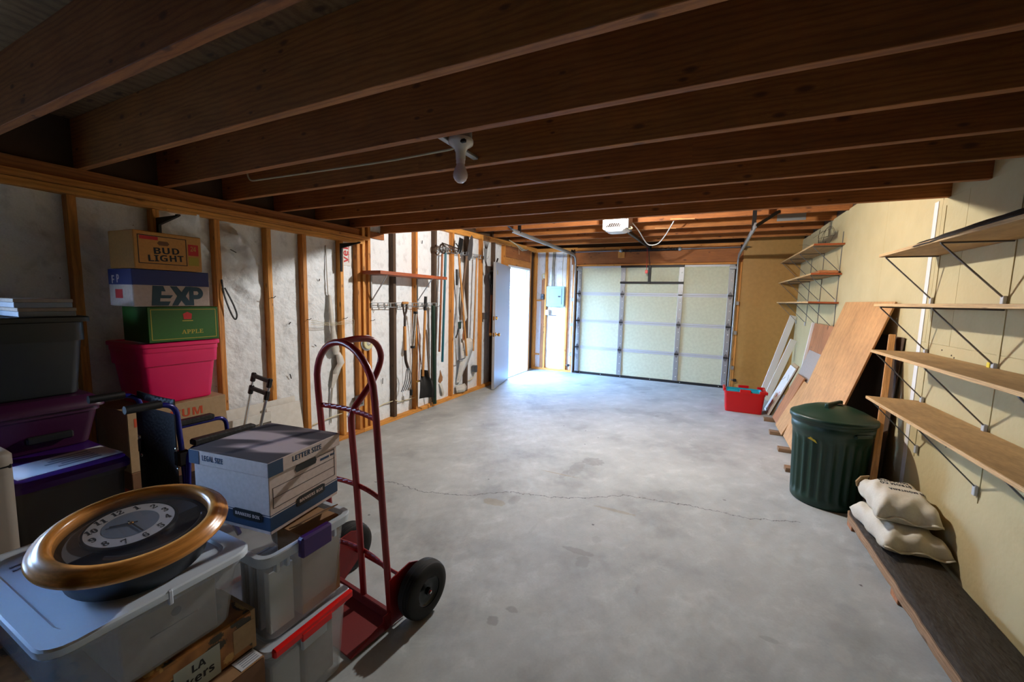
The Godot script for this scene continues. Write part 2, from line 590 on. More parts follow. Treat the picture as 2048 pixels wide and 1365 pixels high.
	M.card_tan = mat(Color(0.66, 0.55, 0.41), 0.8, 0.0, blot, Vector3(3, 3, 3), true)
	M.card_grey = mat(Color(0.62, 0.58, 0.55), 0.8, 0.0, blot, Vector3(3, 3, 3), true)
	M.bank = mat(Color(0.80, 0.73, 0.70), 0.75, 0.0, blot, Vector3(4, 4, 4), true)
	var shadow_streaks := noise_tex(0.011, Color(0.32, 0.31, 0.33), Color(1, 1, 1), 51, 512, 2)  # hand truck shadows on the file box lid, painted as dark bands
	shadow_streaks.color_ramp.set_offset(0, 0.34)
	shadow_streaks.color_ramp.set_offset(1, 0.60)
	M.bank_top_shadows = mat(Color(0.72, 0.64, 0.62), 0.75, 0.0, shadow_streaks, Vector3(0.35, 1.5, 1))
	M.leafbox = mat(Color(1, 1, 1), 0.45, 0.0, leaf_print(), Vector3(2.2, 2.2, 2.2), true)
	M.beer = mat(Color(0.78, 0.54, 0.25), 0.6, 0.0, blot, Vector3(4, 4, 4), true)
	M.navy = mat(Color(0.02, 0.13, 0.40), 0.5)
	M.teal_ink = mat(Color(0.01, 0.24, 0.32), 0.5)
	M.green_box = mat(Color(0.06, 0.34, 0.04), 0.4, 0.0, blot, Vector3(5, 5, 5), true)
	M.gold = mat(Color(0.62, 0.55, 0.12), 0.5)
	M.can = bumpy(mat(Color(0.045, 0.20, 0.15), 0.42, 0.0, blot, Vector3(4, 4, 4), true), fine, 0.15)
	M.sack = bumpy(mat(Color(0.80, 0.77, 0.70), 0.65, 0.0, blot, Vector3(6, 6, 6), true), fine, 0.3)
	M.panel_grey = mat(Color(0.50, 0.60, 0.60), 0.4)
	M.leaf_door = mat(Color(0.50, 0.515, 0.56), 0.35)
	M.door_edge = mat(Color(0.66, 0.66, 0.66), 0.4, 0.3)
	M.jamb = mat(Color(0.83, 0.82, 0.80), 0.5)
	M.cable = mat(Color(0.78, 0.74, 0.60), 0.5)
	M.cable_white = mat(Color(0.82, 0.82, 0.80), 0.4)
	M.green_pole = mat(Color(0.06, 0.17, 0.12), 0.45, 0.2)
	M.blue_pole = mat(Color(0.10, 0.36, 0.42), 0.4)
	M.clock_black = mat(Color(0.02, 0.024, 0.028), 0.3)
	M.clock_black_bluelit = mat(Color(0.05, 0.085, 0.12), 0.4)  # black plastic case, bluish light put into its colour
	M.dial = mat(Color(0.86, 0.86, 0.88), 0.5)
	M.dial_grey = mat(Color(0.50, 0.54, 0.60), 0.5)
	M.cream = mat(Color(0.80, 0.77, 0.60), 0.4)
	M.mud = mat(Color(0.45, 0.32, 0.22), 0.9)
	M.yellow = mat(Color(0.85, 0.75, 0.05), 0.5)
	M.clear = mat(Color(0.82, 0.84, 0.86, 0.27), 0.3)
	M.clear.transparency = BaseMaterial3D.TRANSPARENCY_ALPHA
	M.clear_rim = mat(Color(0.82, 0.86, 0.90, 0.72), 0.3)
	M.clear_rim.transparency = BaseMaterial3D.TRANSPARENCY_ALPHA
	M.clear_lid = mat(Color(0.86, 0.91, 0.97), 0.3)
	M.glass = mat(Color(1, 1, 1, 0.02), 0.02)
	M.glass.transparency = BaseMaterial3D.TRANSPARENCY_ALPHA
	M.bulb_on = mat(Color(1, 0.97, 0.92), 0.3)
	M.bulb_on.emission_enabled = true
	M.bulb_on.emission = Color(1.0, 0.95, 0.88)
	M.bulb_on.emission_energy_multiplier = 6.0

# ================================================================ the scene
func _ready() -> void:
	# camera
	var cam := Camera3D.new()
	cam.name = "camera"
	cam.transform = Transform3D(Basis(Vector3(0.899329, 0.022957, -0.436670), Vector3(-0.066238, 0.994249, -0.084148), Vector3(0.432227, 0.104601, 0.895678)), Vector3(3.24174, 1.46758, 7.80333))
	cam.fov = 80.667
	cam.near = 0.05
	cam.far = 200.0
	add_child(cam)
	cam.current = true
	# sky and exposure
	var env := Environment.new()
	env.background_mode = Environment.BG_SKY
	var sky := Sky.new()
	var sm := ProceduralSkyMaterial.new()
	sm.sky_top_color = Color(0.52, 0.70, 0.96)
	sm.sky_horizon_color = Color(0.76, 0.88, 1.0)
	sm.ground_bottom_color = Color(0.55, 0.55, 0.55)
	sm.ground_horizon_color = Color(0.85, 0.87, 0.90)
	sky.sky_material = sm
	env.sky = sky
	env.background_energy_multiplier = 80.0
	env.tonemap_mode = Environment.TONE_MAPPER_LINEAR
	env.tonemap_exposure = 0.85
	env.sdfgi_enabled = true
	env.ssao_enabled = true
	env.ssil_enabled = true
	var we := WorldEnvironment.new()
	we.name = "world_environment"
	we.environment = env
	add_child(we)
	make_materials()
	build_shell()
	build_left_wall()
	build_window()
	build_right_wall()
	build_far_wall()
	build_ceiling()
	build_lamps()
	build_garage_door()
	build_entry_door()
	build_foreground()
	build_left_stacks()
	build_wall_tools()
	build_right_side()
	build_shelves()
	build_fittings()

const LAMP_ENERGY := 7.4

func bulb_fixture(called: String, label: String, at: Vector3, lit: bool) -> Node3D:
	# at = centre of the bulb's globe
	var o := thing(called, label, "ceiling lamp", at)
	part("junction_box", lathe(S(), [Vector2(0.052, 0.158), Vector2(0.052, 0.215)], 8, Transform3D(), true), M.galv, o)
	part("lamp_holder", lathe(S(), [Vector2(0.022, 0.07), Vector2(0.023, 0.10), Vector2(0.032, 0.122), Vector2(0.056, 0.138), Vector2(0.058, 0.150), Vector2(0.056, 0.158)], 28), M.porcelain, o)
	part("switch_slot", bx(Vector3(0.026, 0.128, 0.030), Vector3(0.05, 0.142, 0.046), 0.002), M.black, o)
	var b := part("bulb", lathe(S(), [Vector2(0.0, -0.0335), Vector2(0.014, -0.0305), Vector2(0.0255, -0.021), Vector2(0.0325, -0.007), Vector2(0.0335, 0.004), Vector2(0.031, 0.016), Vector2(0.025, 0.031), Vector2(0.0195, 0.045), Vector2(0.017, 0.060), Vector2(0.0165, 0.078)], 28), M.bulb_on if lit else M.opal, o)
	part("bulb_collar", lathe(S(), [Vector2(0.0172, 0.050), Vector2(0.0205, 0.055), Vector2(0.0205, 0.079), Vector2(0.0172, 0.084)], 20), M.opal, o)
	if lit:
		var l := OmniLight3D.new()
		l.name = "bulb_light"
		l.light_energy = LAMP_ENERGY
		l.light_color = Color(1.0, 0.99, 0.975)
		l.light_size = 0.033
		l.omni_range = 20.0
		l.omni_attenuation = 2.0
		l.shadow_enabled = true
		b.add_child(l)
		b.cast_shadow = GeometryInstance3D.SHADOW_CASTING_SETTING_ON
	return o

func build_lamps() -> void:
	var a := bulb_fixture("ceiling_lamp", "unlit round bulb in a white porcelain holder between the low joists", Vector3(2.181, 2.024, 6.19), false)
	part("mounting_strap", bx(Vector3(-0.070, 0.145, -0.225), Vector3(-0.040, 0.160, 0.125), 0.003), M.galv, a)
	var b := bulb_fixture("ceiling_lamp", "lit bulb in a porcelain holder below the high joists, behind the last low joist", Vector3(2.36, 2.345, 3.83), true)
	part("mounting_board", bx(Vector3(-0.07, 0.215, -0.33), Vector3(0.07, 0.24, 0.27), 0.003), M.joist, b)

# ---------------------------------------------------------------- structure
func build_shell() -> void:
	var f := struct("floor", "worn grey concrete garage floor with hairline crack and stains")
	var st := S()
	poly(st, [Vector3(-0.2, 0, -0.3), Vector3(4.8, 0, -0.3), Vector3(4.8, 0, 10.3), Vector3(-0.2, 0, 10.3)], [Vector2(0, 0), Vector2(1, 0), Vector2(1, 1), Vector2(0, 1)], Vector3.UP)
	box(st, Vector3(-0.2, -0.15, -0.3), Vector3(4.8, -0.0005, 10.3))
	part("slab", st, M.concrete, f)
	var g := struct("ground", "bright open ground outside the side door")
	part("gravel_bed", bx(Vector3(-60, -0.16, -50), Vector3(-0.2, -0.03, 50)), M.outside, g)
	var b := struct("wall_back", "closed end wall of the garage behind the camera")
	part("wall_body", bx(Vector3(-0.15, 0, 10.05), Vector3(4.75, 2.8, 10.2)), M.stud_dark, b)

func batt(st: SurfaceTool, z0: float, z1: float, y0: float, y1: float, sd: int, wild := 0.0) -> void:
	var f := FastNoiseLite.new()
	f.seed = sd
	f.frequency = 1.0
	f.fractal_octaves = 3
	var nzc := 10
	var nyc := 56
	var pos := func(i: int, j: int) -> Vector3:
		var tz := float(i) / nzc
		var y := lerpf(y0, y1, float(j) / nyc)
		var z := lerpf(z0, z1, tz)
		var bulge := pow(sin(PI * tz), 0.6)
		var d := 0.012 * bulge * (1.0 + 0.7 * f.get_noise_2d(y * 2.2, z * 4.0)) + 0.009 * bulge * f.get_noise_2d(y * 7.0 + 40.0, z * 9.0)
		if wild > 0.0: d += wild * bulge * maxf(0.0, f.get_noise_2d((y - z * 0.8) * 7.0, (z + y * 0.4) * 2.5)) * smoothstep(1.35, 1.7, y)
		return Vector3(-0.066 + d, y, z)
	for i in nzc:
		for j in nyc:
			var a: Vector3 = pos.call(i, j)
			var b: Vector3 = pos.call(i + 1, j)
			var c: Vector3 = pos.call(i + 1, j + 1)
			var d: Vector3 = pos.call(i, j + 1)
			poly(st, [a, b, c, d], [Vector2(a.z, a.y), Vector2(b.z, b.y), Vector2(c.z, c.y), Vector2(d.z, d.y)], Vector3.RIGHT, 1)

func build_left_wall() -> void:
	var w := struct("wall_left", "open stud wall of honey coloured and old dark studs with white faced insulation")
	# studs: far edge of the room face, and whether dark
	var zs := [[1.422, 0], [1.795, 1], [2.20, 0], [2.62, 1], [3.007, 0], [3.407, 1], [3.80, 0], [4.185, 1], [4.569, 0], [4.646, 0], [4.715, 0], [4.926, 0], [5.332, 0], [5.653, 0], [6.036, 0], [6.397, 0], [6.78, 0], [7.19, 0], [8.6, 0]]
	var i := 0
	for s in zs:
		var z: float = s[0]
		var top := 2.36 if z < 4.6 else 1.99
		if z < 4.7: top = 2.36 + (2.43 - 2.36) * clampf((3.4 - z) / 1.5, 0.0, 1.0)
		part("stud", bx(Vector3(-0.085, 0.042, z), Vector3(0.0 - 0.0015 * (i % 3), top, z + (0.038 if s[1] == 0 else 0.046)), 0.002, Vector2(i * 0.93, i * 0.217)), M.stud_dark if s[1] == 1 else (M.stud if i % 2 else M.stud_b), w)
		i += 1
	# bays
	var bays := S()
	var edges := [1.422, 1.795, 2.20, 2.62, 3.007, 3.407, 3.80, 4.185, 4.569, 4.715, 4.926, 5.332, 5.653, 6.036, 6.397, 6.78, 7.19]
	for k in edges.size() - 1:
		var a: float = edges[k] + 0.036
		var b: float = edges[k + 1] + 0.002
		if b - a < 0.05: continue
		var st := S()
		batt(st, a, b, 0.03, 2.44 if a < 4.5 else 2.0, 100 + k, 0.17 if a > 5.6 and a < 6.3 else (0.02 if a > 5.3 else 0.0))
		part("insulation_batt", st, M.batt, w)
	# plates
	part("sill_plate", bx(Vector3(-0.085, 0, 1.40), Vector3(0.006, 0.042, 4.70), 0.003), M.stud, w)
	part("sill_plate", bx(Vector3(-0.085, 0, 4.703), Vector3(0.006, 0.042, 10.05), 0.003, Vector2(2, 0.1)), M.stud_b, w)
	part("top_plate", bx(Vector3(-0.085, 1.992, 4.66), Vector3(0.002, 2.034, 10.05), 0.002, Vector2(1, 0.3)), M.stud, w)
	part("top_plate", bx(Vector3(-0.085, 2.037, 4.60), Vector3(0.004, 2.076, 10.05), 0.002, Vector2(3, 0.2)), M.stud_b, w)
	part("top_plate", bx(Vector3(-0.085, 2.079, 4.34), Vector3(-0.03, 2.146, 10.05), 0.002, Vector2(4, 0.4)), M.joist, w)
	# the high part of the wall: its plate slopes with the measured line
	var st2 := S()
	bar(st2, Vector3(-0.04, 2.365, 4.34), Vector3(-0.04, 2.47, 0.0), 0.09, 0.075, 0.003)
	part("top_plate", st2, M.stud, w)
	# around the side door: opening z 0.36 .. 1.25
	part("door_header", bx(Vector3(-0.085, 2.20, 0.31), Vector3(-0.002, 2.44, 1.42), 0.003, Vector2(0.4, 0.2)), M.header, w)
	part("door_header", bx(Vector3(-0.085, 2.075, 0.31), Vector3(0.002, 2.197, 1.42), 0.003, Vector2(1.4, 0.1)), M.stud_b, w)
	part("stud", bx(Vector3(-0.085, 0.0, 0.27), Vector3(0.0, 2.46, 0.325), 0.002), M.stud_b, w)
	part("stud", bx(Vector3(-0.085, 0.0, 1.30), Vector3(-0.004, 2.075, 1.42), 0.002), M.stud, w)
	part("stud", bx(Vector3(-0.085, 0.0, -0.09), Vector3(0.0, 2.46, -0.05), 0.002), M.stud, w)
	# outside skin with thickness, open at the door
	var sk := S()
	box(sk, Vector3(-0.16, 0, 1.30), Vector3(-0.086, 2.8, 7.50))
	box(sk, Vector3(-0.16, 0, 7.50), Vector3(-0.086, 1.05, 8.50))
	box(sk, Vector3(-0.16, 1.62, 7.50), Vector3(-0.086, 2.8, 8.50))
	box(sk, Vector3(-0.16, 0, 8.50), Vector3(-0.086, 2.8, 10.2))
	box(sk, Vector3(-0.16, 2.10, 0.31), Vector3(-0.086, 2.8, 1.30))
	box(sk, Vector3(-0.16, 0, -0.2), Vector3(-0.086, 2.8, 0.31))
	part("sheathing", sk, M.sheath, w)
	# loose facing: torn strips hanging off the insulation
	var fl := S()
	var rows := []
	for q in [[1.93, 5.100, 5.092, 0.0], [1.70, 5.098, 5.088, 0.004], [1.47, 5.096, 5.086, 0.01], [1.46, 5.09, 5.055, 0.012], [1.30, 5.10, 5.045, 0.03], [1.12, 5.10, 5.03, 0.045], [0.93, 5.09, 4.99, 0.05], [0.885, 5.07, 4.99, 0.045]]:
		rows.append([Vector3(-0.045 + q[3], q[0], q[1]), Vector3(-0.04 + q[3] * 1.3, q[0], (q[1] + q[2]) / 2), Vector3(-0.045 + q[3] * 0.7, q[0], q[2])])
	sheet(fl, rows, Vector3(0.002, 0, 0))
	part("torn_facing", fl, M.film, w)
	fl = S()
	rows = []
	for q in [[0.93, 5.02, 5.0, 0.01], [0.86, 5.03, 4.93, 0.03], [0.79, 5.02, 4.915, 0.035], [0.72, 5.06, 4.96, 0.02], [0.55, 5.085, 5.06, 0.015], [0.42, 5.095, 5.075, 0.01], [0.2, 5.09, 5.082, 0.0]]:
		rows.append([Vector3(-0.045 + q[3], q[0], q[1]), Vector3(-0.035 + q[3] * 1.4, q[0], (q[1] + q[2]) / 2), Vector3(-0.045 + q[3] * 0.7, q[0], q[2])])
	sheet(fl, rows, Vector3(0.002, 0, 0))
	part("torn_facing", fl, M.film, w)
	fl = S()
	rows = []
	for q in [[1.62, 2.80, 2.70, 0.0], [1.30, 2.82, 2.66, 0.02], [1.17, 2.80, 2.655, 0.03], [1.12, 2.80, 2.68, 0.02]]:
		rows.append([Vector3(-0.04 + q[3], q[0], q[1]), Vector3(-0.02 + q[3] * 2, q[0], (q[1] + q[2]) / 2), Vector3(-0.03 + q[3], q[0], q[2])])
	sheet(fl, rows, Vector3(0.002, 0, 0))
	part("torn_facing", fl, M.film, w)
	fl = S()
	rows = []
	for q in [[0.86, 2.85, 2.56, 0.02], [0.80, 2.86, 2.50, 0.05], [0.66, 2.87, 2.60, 0.06], [0.5, 2.88, 2.68, 0.05], [0.36, 2.89, 2.76, 0.03], [0.22, 2.90, 2.80, 0.01]]:
		rows.append([Vector3(-0.03 + q[3], q[0], q[1]), Vector3(0.0 + q[3], q[0], lerpf(q[1], q[2], 0.4)), Vector3(-0.03 + q[3] * 1.5, q[0], q[2])])
	sheet(fl, rows, Vector3(0.002, 0, 0))
	part("torn_facing", fl, M.film, w)
	fl = S()
	rows = []
	for q in [[0.17, 2.92, 2.68, 0.02], [0.12, 2.93, 2.66, 0.07], [0.07, 2.92, 2.68, 0.075], [0.055, 2.88, 2.74, 0.03]]:
		rows.append([Vector3(-0.03 + q[3] * 0.4, q[0], q[1]), Vector3(-0.02 + q[3], q[0], (q[1] + q[2]) / 2), Vector3(-0.03 + q[3] * 0.6, q[0], q[2])])
	sheet(fl, rows, Vector3(0.002, 0, 0))
	part("torn_facing", fl, M.film, w)
	# a hole torn through to the brown backing
	var hole := S()
	prism(hole, [Vector2(0, 0.13), Vector2(0.035, 0.05), Vector2(0.055, 0.02), Vector2(0.05, -0.03), Vector2(0.0, -0.06), Vector2(-0.045, -0.03), Vector2(-0.03, 0.02), Vector2(-0.012, 0.06)], 0.0, 0.003, Transform3D(FACE_X, Vector3(-0.05, 0.33, 3.26)))
	part("torn_hole", hole, M.kraft, w)
	fl = S()
	rows = []
	for q in [[0.27, 3.30, 3.24, 0.0], [0.20, 3.29, 3.22, 0.03], [0.13, 3.27, 3.20, 0.035], [0.09, 3.24, 3.19, 0.01]]:
		rows.append([Vector3(-0.045 + q[3], q[0], q[1]), Vector3(-0.04 + q[3], q[0], (q[1] + q[2]) / 2), Vector3(-0.045 + q[3] * 0.5, q[0], q[2])])
	sheet(fl, rows, Vector3(0.002, 0, 0))
	part("torn_facing", fl, M.film, w)
	# small black tears
	for q in [[0.74, 5.50, 0.05, 0.4], [1.21, 5.49, 0.03, 2.2], [1.02, 5.37, 0.012, 0.9], [1.60, 5.18, 0.02, 0.2], [0.50, 4.38, 0.07, 0.1], [1.10, 5.36, 0.03, 1.3], [2.13, 4.42, 0.05, 0.5], [2.15, 3.67, 0.04, 0.2], [0.99, 5.24, 0.03, 1.0], [1.78, 5.93, 0.05, 1.2]]:
		var t := S()
		bar(t, Vector3(-0.042, q[0] - q[2] / 2 * cos(q[3]), q[1] - q[2] / 2 * sin(q[3])), Vector3(-0.03, q[0] + q[2] / 2 * cos(q[3]), q[1] + q[2] / 2 * sin(q[3])), 0.007, 0.004)
		part("tear", t, M.black, w)
	# exposed house wrap with lettering
	part("house_wrap", bx(Vector3(-0.05, 1.76, 4.79), Vector3(-0.046, 2.0, 4.93)), M.white, w)
	text("vek", 0.075, 0.19, Transform3D(Basis(Vector3(0, 1, 0), Vector3(0, 0, 1), Vector3(1, 0, 0)), Vector3(-0.044, 1.885, 4.868)), M.ink_red, w)
	text("HomeWrap", 0.018, 0.16, Transform3D(Basis(Vector3(0, 1, 0), Vector3(0, 0, 1), Vector3(1, 0, 0)), Vector3(-0.044, 1.875, 4.822)), M.ink_red, w)

# the window whose daylight falls on the near pile, just left of the picture
func build_window() -> void:
	var w := struct("window_1", "small daylight window in the left wall beside the camera", Vector3(-0.12, 1.335, 8.0))
	for y in [-0.269, 0.269]:
		part("frame_rail", bx(Vector3(-0.035, y - 0.016, -0.50), Vector3(0.035, y + 0.016, 0.50), 0.003), M.jamb, w)
	for z in [-0.488, 0.0, 0.488]:
		part("frame_stile", bx(Vector3(-0.033, -0.285, z - 0.012), Vector3(0.033, 0.285, z + 0.015), 0.003), M.jamb, w)
	for z in [-0.244, 0.244]:
		part("pane", bx(Vector3(-0.003, -0.255, z - 0.233), Vector3(0.003, 0.255, z + 0.233)), M.glass, w)

func build_right_wall() -> void:
	var w := struct("wall_right", "cream painted drywall side wall with visible sheet seams")
	part("wall_body", bx(Vector3(W + 0.03, 0, -0.2), Vector3(W + 0.16, 2.8, 10.2)), M.sheath, w)
	var g := 0.0008
	for q in [[0.0, 1.248, -0.2, 2.35], [0.0, 1.248, 2.35, 7.23], [0.0, 1.248, 7.23, 10.1], [1.248, HF, -0.2, 1.13], [1.248, HF, 1.13, 3.40], [1.248, HF, 3.40, 4.30], [1.248, HJ, 4.30, 4.592], [1.248, HJ, 4.592, 7.03], [1.248, HJ, 7.03, 10.1]]:
		part("drywall_panel", bx(Vector3(W, q[0] + g, q[2] + g), Vector3(W + 0.0127, q[1] - g, q[3] - g), 0.002), M.drywall, w)
	part("seam_tape", bx(Vector3(W + 0.0035, 0.0, -0.2), Vector3(W + 0.03, 2.5, 10.1)), M.drywall, w)
	# slotted standards, painted over
	for z in [4.345, 5.04, 5.74, 6.44]:
		var st := S()
		box(st, Vector3(W - 0.004, 0.5, z - 0.011), Vector3(W, 2.10, z + 0.011), 0.001)
		part("shelf_standard", st, M.drywall, w)
	part("edge_strip", bx(Vector3(W - 0.004, 0.0, 4.205), Vector3(W, HJ, 4.255), 0.001), M.jamb, w)
	# nail pops
	for q in [[0.70, 4.7], [0.68, 4.705], [1.20, 4.63], [1.19, 4.66], [1.32, 5.3], [0.45, 5.75], [1.22, 4.52]]:
		var st := S()
		lathe(st, [Vector2(0.005, 0.0), Vector2(0.004, 0.002)], 8, Transform3D(Basis(Vector3(0, 1, 0), Vector3(-1, 0, 0), Vector3(0, 0, 1)), Vector3(W, q[0], q[1])))
		part("nail_head", st, M.rust_iron, w)

func build_far_wall() -> void:
	var w := struct("wall_far", "end wall around the garage door, open studs left and tan board right")
	part("wall_body", bx(Vector3(-0.15, 0, -0.22), Vector3(0.92, 2.8, -0.12)), M.sheath, w)
	part("wall_body", bx(Vector3(3.58, 0, -0.22), Vector3(4.7, 2.8, -0.12)), M.sheath, w)
	part("wall_body", bx(Vector3(0.92, 2.09, -0.22), Vector3(3.58, 2.8, -0.12)), M.sheath, w)
	for q in [[-0.045, -0.008, 0], [0.195, 0.233, 0], [0.655, 0.695, 0], [0.79, 0.845, 1]]:
		part("stud", bx(Vector3(q[0], 0.04, -0.10), Vector3(q[1], 2.43, 0.0), 0.002, Vector2(q[0] * 3, q[0])), M.stud if q[2] == 0 else M.stud_b, w)
	part("sill_plate", bx(Vector3(-0.045, 0, -0.10), Vector3(0.845, 0.04, 0.004), 0.003), M.stud, w)
	part("top_plate", bx(Vector3(-0.085, 2.43, -0.10), Vector3(0.86, 2.50, 0.004), 0.003), M.stud, w)
	for q in [[-0.01, 0.197], [0.231, 0.657], [0.693, 0.79]]:
		var f := FastNoiseLite.new()
		f.seed = 77
		f.frequency = 2.5
		var st := S()
		var m := 10
		for i in m:
			for j in 40:
				var c := []
				var u := []
				for o in [[0, 0], [1, 0], [1, 1], [0, 1]]:
					var x := lerpf(q[0], q[1], float(i + o[0]) / m)
					var y := lerpf(0.03, 2.44, float(j + o[1]) / 40)
					c.append(Vector3(x, y, -0.07 + 0.014 * sin(PI * float(i + o[0]) / m) + 0.014 * f.get_noise_2d(x * 2.0, y)))
					u.append(Vector2(x, y))
				poly(st, c, u, Vector3(0, 0, 1), 1)
		part("insulation_batt", st, M.batt, w)
	part("nailing_block", bx(Vector3(-0.01, 1.43, -0.06), Vector3(0.12, 1.46, -0.02), 0.002), M.stud, w)
	part("nailing_block", bx(Vector3(-0.01, 0.30, -0.06), Vector3(0.10, 0.33, -0.02), 0.002), M.stud, w)
	part("door_header", bx(Vector3(0.76, 2.17, -0.10), Vector3(3.72, 2.44, 0.004), 0.004), M.header, w)
	part("header_plate", bx(Vector3(0.86, 2.444, -0.10), Vector3(3.72, 2.49, 0.0), 0.003, Vector2(0, 0.2)), M.stud_b, w)
	part("header_lip", bx(Vector3(0.86, 2.135, -0.10), Vector3(3.66, 2.167, 0.012), 0.003, Vector2(1, 0.1)), M.stud_b, w)
	part("weather_strip", bx(Vector3(3.60, 0, -0.118), Vector3(3.664, 2.134, -0.07), 0.002), M.black, w)
	part("weather_strip", bx(Vector3(0.846, 0, -0.118), Vector3(0.905, 2.134, -0.07), 0.002), M.black, w)
	part("trim_board", bx(Vector3(3.665, 0, -0.10), Vector3(3.72, 2.17, 0.006), 0.003), M.stud_b, w)
	part("wall_board", bx(Vector3(3.722, 0, -0.10), Vector3(W + 0.02, 2.8, -0.002), 0.002), M.tan, w)

func build_ceiling() -> void:
	var c := struct("ceiling", "open ceiling of brown wooden joists under board decking")
	part("decking", bx(Vector3(-0.16, 2.425, 4.30), Vector3(W + 0.16, 2.46, 10.2)), M.sub, c)
	part("decking", bx(Vector3(-0.16, 2.735, -0.22), Vector3(W + 0.16, 2.80, 4.36)), M.sub, c)
	part("rim_board", bx(Vector3(-0.10, 2.44, 4.34), Vector3(W + 0.1, 2.80, 4.38)), M.joist, c)
	for i in 15:
		var z := 4.359 + 0.3957 * i
		part("joist", bx(Vector3(-0.085, HJ, z - 0.019), Vector3(W + 0.028, 2.424, z + 0.019), 0.002, Vector2(i * 1.37, i * 0.31)), M.joist if i % 2 else M.joist_b, c)
	for i in 6:
		var z := 0.50 + 0.5945 * i
		part("joist", bx(Vector3(-0.085, HF, z - 0.019), Vector3(W + 0.028, 2.734, z + 0.019), 0.002, Vector2(i * 0.77 + 0.4, i * 0.23)), M.joist if i % 2 else M.joist_b, c)
	# metal plates where the joists meet the right wall
	for q in [1.09, 1.69, 2.28, 2.88]:
		part("nail_plate", bx(Vector3(3.95, HF + 0.02, q + 0.0195), Vector3(4.25, HF + 0.11, q + 0.022)), M.galv, c)
	# split splinters under the high joists
	for q in [[2.3, 2.89], [2.75, 2.30], [2.05, 1.70], [3.1, 2.89], [2.5, 1.70]]:
		var st := S()
		bar(st, Vector3(q[0], HF + 0.012, q[1] + 0.022), Vector3(q[0] + 0.28, HF - 0.004, q[1] + 0.028), 0.006, 0.012)
		part("splinter", st, M.pine, c)

